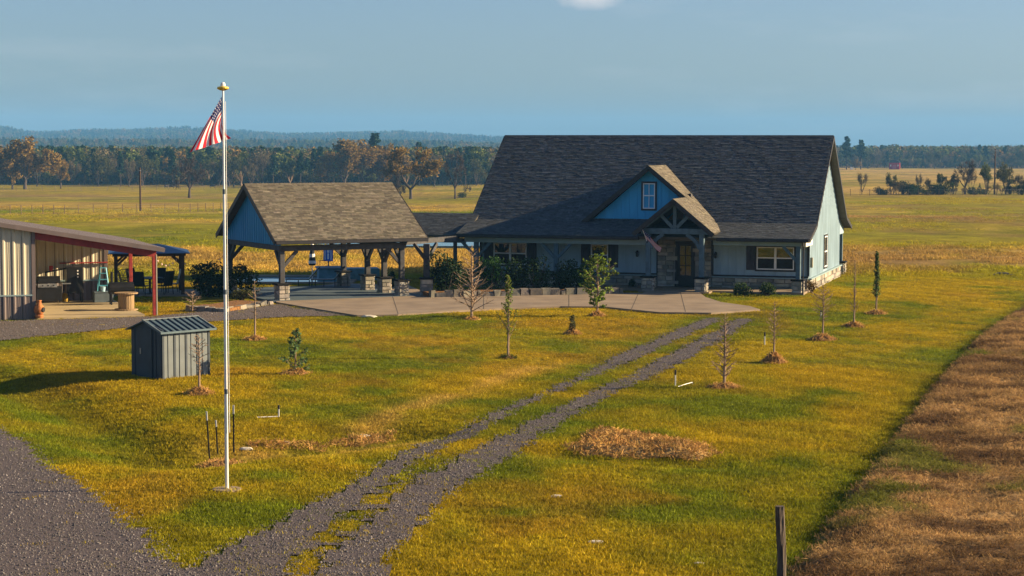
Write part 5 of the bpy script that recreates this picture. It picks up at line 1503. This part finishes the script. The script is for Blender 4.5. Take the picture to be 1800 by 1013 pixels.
# ------------------------------------------------------------------ retaining walls of the beds
def block_wall(label, a, b, n, h, seed, wl=.34):
    g = random.Random(seed); d = (b - a); L = d.length; o = thing('retaining_wall', label, 'wall', a, math.atan2(d.y, d.x)); x = 0
    ws_ = [g.uniform(.4, 1.7) for _ in range(n)]; s = L / sum(ws_)
    for w in ws_:
        w *= s; hh = h * g.uniform(.75, 1.2); m = MB(); j = lambda: g.uniform(-.045, .045); c = stone_col(g)
        p = [(x + .01 + j(), j(), -.1), (x + w - .01 + j(), j(), -.1), (x + w - .01 + j(), wl, -.1), (x + .01, wl, -.1)]
        q = [(x + .025 + j(), .02 + j(), hh + j()), (x + w - .02 + j(), .02 + j(), hh + j()), (x + w - .02, wl, hh), (x + .02, wl, hh)]; c = tuple(q_ * .55 for q_ in c)
        m.quad(*q, c)
        for k in range(4): m.quad(p[k], p[(k + 1) % 4], q[(k + 1) % 4], q[k], c)
        m.build('stone_block', STONE, o, bevel=.02); x += w
    m = MB().box(0, L, wl + .01, wl + 1.6, -.1, h * .8); m.build('bed_soil', MULCH, o)
block_wall('rough limestone block wall along the front flower bed', G(756, 526), G(1096, 519), 22, .34, 3)
block_wall('pale stone edging of the left bed beside the gravel lane', G(324, 548), G(398, 550), 6, .22, 4)
block_wall('sunlit stone edging running to the pavilion corner', G(400, 549), G(482, 535), 8, .16, 5)

# ------------------------------------------------------------------ small yard things
PVC = mat('white_pvc', (.55, .54, .50), .4, .05, 4)
def riser(u, v, vt, label, dirs=()):
    p = G(u, v); H = (v - vt) * p.y / F; o = thing('pipe_riser', label, 'pipe', p)
    MB().tube([(0, 0, -.05), (0, 0, H * .72)], .021, 8).build('pipe', PVC, o); MB().tube([(0, 0, H * .70), (0, 0, H)], .03, 8).build('cap', BLK, o)
    for uu, vv in dirs:
        e = G(uu, vv) - p; MB().tube([(0, 0, .04), (e.x, e.y, e.z + .05)], .015, 6).build('pipe_run', PVC, o)
riser(490, 735, 712, 'white pipe riser with dark cap joined to a pipe on the ground', ((452, 737),))
riser(1187, 680, 650, 'white pipe riser with dark cap near the gravel tracks')
riser(1344, 607, 584, 'white pipe riser with dark cap before the thin bare tree')
riser(1443, 559, 545, 'short white pipe riser beside the bare spreading tree')
p = G(1192, 682); e = G(1217, 678)
o = thing('loose_pipe', 'bent white pipe lying in the grass by a riser', 'pipe', p); MB().tube([(0, 0, .04), ((e.x - p.x) * .6, (e.y - p.y) * .6, .08), (e.x - p.x, e.y - p.y, .10), (e.x - p.x, e.y - p.y, 0)], .011, 6).build('pipe', PVC, o)
for u, v, vt, lb, a in ((369, 811, 722, 'dark metal stake with pale tip leaning over the straw patch', .05), (383, 803, 738, 'shorter thin metal stake in the straw patch', .04), (411, 797, 711, 'dark metal stake with pale tip just beyond the flagpole', .0)):
    p = G(u, v); H = (v - vt) * p.y / F; o = thing('metal_stake', lb, 'stake', p)
    MB().beam((0, 0, -.1), (-a * H, 0, H * .82), .035, .03).build('shaft', BLK, o); MB().beam((-a * H * 1.0, 0, H * .82), (-a * H * 1.2, 0, H), .038, .033).build('tip', PVC, o)
mound(G(392, 822), .62, .16, 31, 'rusty dry grass patch among the metal stakes', 'straw_patch', 420)
# fence post near the camera
p = G(1371, 1046); H = at(1374, 890, p.y).z - p.z
o = thing('fence_post', 'weathered round wooden fence post at the edge of the dry field', 'post', p)
g = random.Random(4); m = MB(); rings = 14; nn = 14
for k in range(rings + 1):
    z = -.2 + (H + .2) * k / rings
    for j in range(nn):
        a = 2 * math.pi * j / nn; r = .072 * (1 + .07 * math.sin(j * 2.3 + k * .35) + .05 * g.uniform(-1, 1)); m.v.append((r * math.cos(a) + .02 * math.sin(k * .3), r * math.sin(a), z))
for k in range(rings):
    for j in range(nn): m.f.append((k * nn + j, k * nn + (j + 1) % nn, (k + 1) * nn + (j + 1) % nn, (k + 1) * nn + j)); m.c.append(None)
m.f.append(tuple(rings * nn + j for j in range(nn))); m.c.append(None)
m.build('shaft', mat('post_wood', (.13, .10, .075), .9, scale=9, col2=(.035, .026, .02), stretch=(3, 3, .25), bump=.02, bscale=22), o)
for j, (z, a) in enumerate(((H * .75, .3), (H * .45, 1.9))): MB().tube([(.06 * math.cos(a), .06 * math.sin(a), z), (.09 * math.cos(a), .09 * math.sin(a), z + .01)], .006, 4).build('staple', STEEL, o)
# brush heap
def heap(label, pts_uv, hh, seed, n):
    P = [G(*q) for q in pts_uv]; c = sum(P, Vector()) / len(P); g = random.Random(seed); c.z = tz(c.x, c.y)
    o = thing('brush_heap', label, 'heap', c); poly = [(q.x, q.y) for q in P]
    x0, x1, y0, y1 = min(q.x for q in P), max(q.x for q in P), min(q.y for q in P), max(q.y for q in P)
    gx, gy = np.arange(x0 - .1, x1 + .1, .09), np.arange(y0 - .1, y1 + .1, .14); A_, B_ = np.meshgrid(gx, gy)
    edge = seg_dist(A_, B_, poly + poly[:1]) * np.where(inside(A_, B_, poly), 1, -1)
    edge = edge + .9 * (fbm(A_ * 1.1, B_ * 1.1, seed + 9, 3) - .55) * sstep(.9, .0, edge)
    prof = np.clip(edge / .7, 0, 1) ** .7
    Zh = terrain(A_, B_) - c.z + hh * prof * (.35 + 1.1 * fbm(A_ * 1.3, B_ * 1.3, seed, 4)) + .12 * (fbm(A_ * 5, B_ * 5, seed + 3, 2) - .5) * prof - .02
    ok = edge > -.02; I = np.arange(A_.size).reshape(A_.shape); kf = ok[:-1, :-1] & ok[1:, 1:] & ok[1:, :-1] & ok[:-1, 1:]
    f = np.stack([I[:-1, :-1], I[:-1, 1:], I[1:, 1:], I[1:, :-1]], -1)[kf]
    me = bpy.data.meshes.new('mound'); me.from_pydata(np.stack([A_ - c.x, B_ - c.y, Zh], -1).reshape(-1, 3).tolist(), [], f.tolist())
    bm = bmesh.new(); bm.from_mesh(me); bmesh.ops.delete(bm, geom=[v for v in bm.verts if not v.link_faces], context='VERTS'); bm.to_mesh(me); bm.free()
    me.materials.append(mat('heap_soil', (.40, .25, .085), .95, .35, 6, bump=.03)); link('mound', me, o)
    s = MB(); ids = np.argwhere(ok)
    for k in range(n):
        i, j = ids[g.randint(0, len(ids) - 1)]; q = Vector((A_[i, j] - c.x, B_[i, j] - c.y, Zh[i, j] + .03)) + rv(g, .04)
        d = (rv(g) + Vector((0, 0, .1))).normalized() * g.uniform(.04, .12); x = d.cross(rv(g)).normalized() * g.uniform(.005, .009); kk = g.uniform(.45, 1.3)
        s.quad(tuple(q - d - x), tuple(q - d + x), tuple(q + d + x), tuple(q + d - x), (kk, kk * g.uniform(.8, 1), kk * .85))
    s2 = s.build('dead_stalks', STRAW, o, fix=False); s2['kind'] = 'stuff'
heap('long heap of dead grass and brush beside the gravel tracks', ((985, 790), (1010, 772), (1045, 757), (1100, 765), (1180, 774), (1235, 785), (1270, 806), (1240, 814), (1150, 812), (1060, 806), (1010, 803)), .17, 8, 3800)
heap('low matted dead grass along the ditch beyond the flagpole', ((415, 776), (480, 772), (560, 776), (650, 766), (695, 762), (680, 775), (600, 788), (500, 796), (430, 790)), .10, 9, 1500)
PALE = mat('pale_stone', (.55, .50, .40), .9, .2, 8, bump=.01)
def rock(u, v, r, label, seed, flat_=.5):
    g = random.Random(seed); p = G(u, v); bm = bmesh.new(); bmesh.ops.create_icosphere(bm, subdivisions=2, radius=1)
    for q in bm.verts: q.co = Vector((q.co.x * r * 1.5, q.co.y * r, q.co.z * r * flat_)) * (1 + .18 * g.uniform(-1, 1)); q.co.z += r * flat_ * .3
    me = bpy.data.meshes.new('rock'); bm.to_mesh(me); bm.free(); me.materials.append(PALE); o = link('rock', me, None, p); tag(o, label, 'rock')
rock(978, 874, .09, 'pale flat stone in the lawn beside the gravel tracks', 1, .4)
rock(1047, 954, .10, 'long pale stone alone in the open lawn', 2, .3)
rock(1229, 991, .06, 'small pale stone near the fence post', 3, .35)
rock(432, 791, .11, 'pale rock at the ditch beside the straw patch', 4)
rock(640, 768, .10, 'grey rock in the dead grass by the tracks', 5)
rock(503, 779, .07, 'small grey rock in the ditch grass', 6)
rock(1762, 484, .35, 'dark lump of rock far across the side lawn', 7, .4)
bpy.data.objects['rock.006'].data.materials[0] = BLK if 'rock.006' in bpy.data.objects else PALE
rock(648, 558, .22, 'tan stone at the corner of concrete and lawn', 8, .35)

# ------------------------------------------------------------------ grass, gravel stones
def blade_material(name, rough=.7, tr=.35):
    m = bpy.data.materials.new(name); m.use_nodes = True; n = m.node_tree; b = n.nodes['Principled BSDF']; L = n.links.new
    b.inputs['Roughness'].default_value = rough; b.inputs['Specular IOR Level'].default_value = .1
    a = n.nodes.new('ShaderNodeAttribute'); a.attribute_name = 'tint'; a.attribute_type = 'INSTANCER'
    c = n.nodes.new('ShaderNodeAttribute'); c.attribute_name = 'shade'
    mx = n.nodes.new('ShaderNodeMix'); mx.data_type = 'RGBA'; mx.blend_type = 'MULTIPLY'; mx.inputs[0].default_value = 1
    L(a.outputs['Color'], mx.inputs[6]); L(c.outputs['Color'], mx.inputs[7]); L(mx.outputs[2], b.inputs['Base Color'])
    t = n.nodes.new('ShaderNodeBsdfTranslucent'); ms = n.nodes.new('ShaderNodeMixShader'); ms.inputs[0].default_value = tr
    L(mx.outputs[2], t.inputs[0]); L(b.outputs[0], ms.inputs[1]); L(t.outputs[0], ms.inputs[2]); L(ms.outputs[0], n.nodes['Material Output'].inputs[0])
    return m
BLADE = blade_material('grass_blade')
def tuft(seed, n, R_, h0, h1, w, lean):
    g = random.Random(seed); v = []; f = []; c = []
    for _ in range(n):
        a = g.random() * 6.28; q = R_ * math.sqrt(g.random()); p = Vector((q * math.cos(a), q * math.sin(a), -.01)); h = g.uniform(h0, h1)
        l = Vector((g.uniform(-1, 1), g.uniform(-1, 1), 0)) * lean * h; s = Vector((g.uniform(-1, 1), g.uniform(-1, 1), 0)).normalized() * w
        i = len(v); v += [tuple(p - s), tuple(p + s), tuple(p + l * .45 + s * .7 + Vector((0, 0, h * .6))), tuple(p + l + Vector((0, 0, h)))]; f += [(i, i + 1, i + 2), (i, i + 2, i + 3)]
        k = g.uniform(.65, 1.35); c += [(k, k * g.uniform(.92, 1.06), k * .9, 1)] * 6
    me = bpy.data.meshes.new('tuft'); me.from_pydata(v, [], f); me.materials.append(BLADE)
    ca_ = me.color_attributes.new('shade', 'FLOAT_COLOR', 'CORNER'); ca_.data.foreach_set('color', [q for t in c for q in t]); return me
LAWN = [tuft(k, 24, .13, .02, .058, .006, .8) for k in range(5)]
DRY = [tuft(20 + k, 40, .17, .012, .055, .0045, 1.6) for k in range(5)]
TALL = [tuft(40 + k, 18, .6, .07, .26, .030, 1.0) for k in range(4)]

def frustum(y0, y1, n, margin=3.5, u0=-.285, u1=.285):
    y = np.sqrt(NR.uniform(y0 * y0, y1 * y1, n)); x = y * NR.uniform(u0, u1, n) + NR.uniform(-margin, margin, n); return x, y
def blocked(x, y):
    b = np.zeros(x.shape, bool)
    for P_ in (CONC_POLY, HOUSE_POLY, PAV_POLY, BARN_POLY, [(-15.7, 96.9), (-8.1, 96.9), (-8.1, 102.9), (-15.7, 102.9)], POND_POLY, BED_POLY, BED2_POLY): b |= inside(x, y, P_)
    b |= inside(x, y, [(gz.x - 2.4, gz.y - 1.9), (gz.x + 2.6, gz.y - 1.9), (gz.x + 2.6, gz.y + 2.2), (gz.x - 2.4, gz.y + 2.2)])
    return b
def gravelly(x, y):
    e = (fbm(x * 1.4, y * 1.4, 77, 3) - .5) * .8 + NR.normal(0, .16, np.shape(x))
    dt = np.minimum(track_dist(x, y, TR_L), track_dist(x, y, TR_R)) + e * .55
    r = inside(x + e * .7, y + e * .7, ROAD_POLY) | inside(x + e * .5, y + e * .5, LANE_POLY)
    md = track_dist(x, y, TR_M); r |= (md < 0) & (fbm(x * 2.6, y * 2.2, 79, 3) + NR.normal(0, .08, np.shape(x)) > .54)
    return r | (dt < 0)
def put(name, x, y, meshes, s0, s1, tilt=.12, bright=1., label='', cat='grass'):
    n = len(x); z = terrain(x, y); c = tint(x, y) * bright; v = NR.uniform(.8, 1.25, n)
    tn = np.concatenate([c * v[:, None], np.ones((n, 1))], 1); r = NR.normal(0, tilt, (n, 3)); r[:, 2] = NR.random(n) * 6.28
    s = NR.uniform(s0, s1, n); s3 = np.stack([s, s, s * NR.uniform(.7, 1.25, n)], -1)
    o = scatter(name, np.stack([x, y, z], -1), r, s3, tn, NR.integers(0, len(meshes), n), meshes); tag(o, label, cat); return o
BR = 1.45
x, y = frustum(27, 60, 90000); w = inside(x, y, FIELD_POLY); k = ~w & ~blocked(x, y)
gv = gravelly(x, y); k &= ~gv | (NR.random(len(x)) < np.where(inside(x, y, ROAD_POLY), .02, .14))
x1_, y1_ = x[k], y[k]
x, y = frustum(60, 108, 72000); w = inside(x, y, FIELD_POLY); k = ~w & ~blocked(x, y); gv = gravelly(x, y); k &= ~gv | (NR.random(len(x)) < np.where(inside(x, y, LANE_POLY), .03, .2))
put('lawn_grass', np.concatenate([x1_, x[k]]), np.concatenate([y1_, y[k]]), LAWN, .9, 1.6, bright=BR, label='short golden green lawn grass round the house')
x, y = frustum(26, 108, 110000, u0=.08, u1=.31); k = inside(x, y, FIELD_POLY) & (fbm(x * .5, y * .9, 401, 3) > .22); put('dry_field_grass', x[k], y[k], DRY, .7, 1.5, .35, BR * .9, label='tall matted dry grass of the side field')
x, y = frustum(104, 140, 26000); k = ~blocked(x, y) & (fbm(x * .16, y * .3, 402, 3) > .45) ; xa, ya = x[k], y[k]
x, y = frustum(140, 330, 30000); k = ~blocked(x, y) & (fbm(x * .05, y * .06, 403, 4) > .5)
put('pasture_grass', np.concatenate([xa, x[k]]), np.concatenate([ya, y[k]]), TALL, .4, .85, .2, BR, label='rough tall pasture grass behind the house')
def pebble(seed):
    g = random.Random(seed); bm = bmesh.new(); bmesh.ops.create_icosphere(bm, subdivisions=1, radius=1)
    for q in bm.verts: q.co *= g.uniform(.75, 1.2); q.co.z *= .65
    me = bpy.data.meshes.new('pebble'); bm.to_mesh(me); bm.free(); me.materials.append(PEB); return me
PEB = bpy.data.materials.new('pebble'); PEB.use_nodes = True
q = PEB.node_tree.nodes.new('ShaderNodeAttribute'); q.attribute_name = 'tint'; q.attribute_type = 'INSTANCER'
PEB.node_tree.links.new(q.outputs['Color'], PEB.node_tree.nodes['Principled BSDF'].inputs['Base Color']); PEB.node_tree.nodes['Principled BSDF'].inputs['Roughness'].default_value = .85
x, y = frustum(27, 84, 330000, 2.); k = gravelly(x, y) & ~blocked(x, y) & (NR.random(len(x)) < np.interp(y, [30, 50, 84], [1, .8, .35])); x, y = x[k], y[k]; n = len(x)
sh = NR.uniform(.03, .175, n) * np.where(NR.random(n) < .06, 1.7, 1); sh = sh * (.6 + .9 * fbm(x * .7, y * .5, 501, 3)); col = np.stack([sh * 1.04, sh * .92, sh * .87, np.ones(n)], -1)
s = NR.uniform(.008, .021, n) * np.where(NR.random(n) < .05, 1.6, 1); r = NR.random((n, 3)) * 6.28
o = scatter('gravel_stones', np.stack([x, y, terrain(x, y) + .035], -1), r, np.stack([s, s, s], -1), col, NR.integers(0, 4, n), [pebble(k) for k in range(4)]); tag(o, 'loose grey gravel stones of the drive and road', 'gravel')

# ------------------------------------------------------------------ haze
hm = bpy.data.materials.new('haze'); hm.use_nodes = True; hn = hm.node_tree; hn.nodes.clear()
ho = hn.nodes.new('ShaderNodeOutputMaterial'); pv_ = hn.nodes.new('ShaderNodeVolumePrincipled')
pv_.inputs['Color'].default_value = (.19, .53, 1.0, 1); pv_.inputs['Density'].default_value = .00017; pv_.inputs['Anisotropy'].default_value = .0
hn.links.new(pv_.outputs[0], ho.inputs['Volume'])
hz_ = MB().box(-6600, 6600, -6600, 6600, -12, 110).build('haze', hm); tag(hz_, kind='stuff')
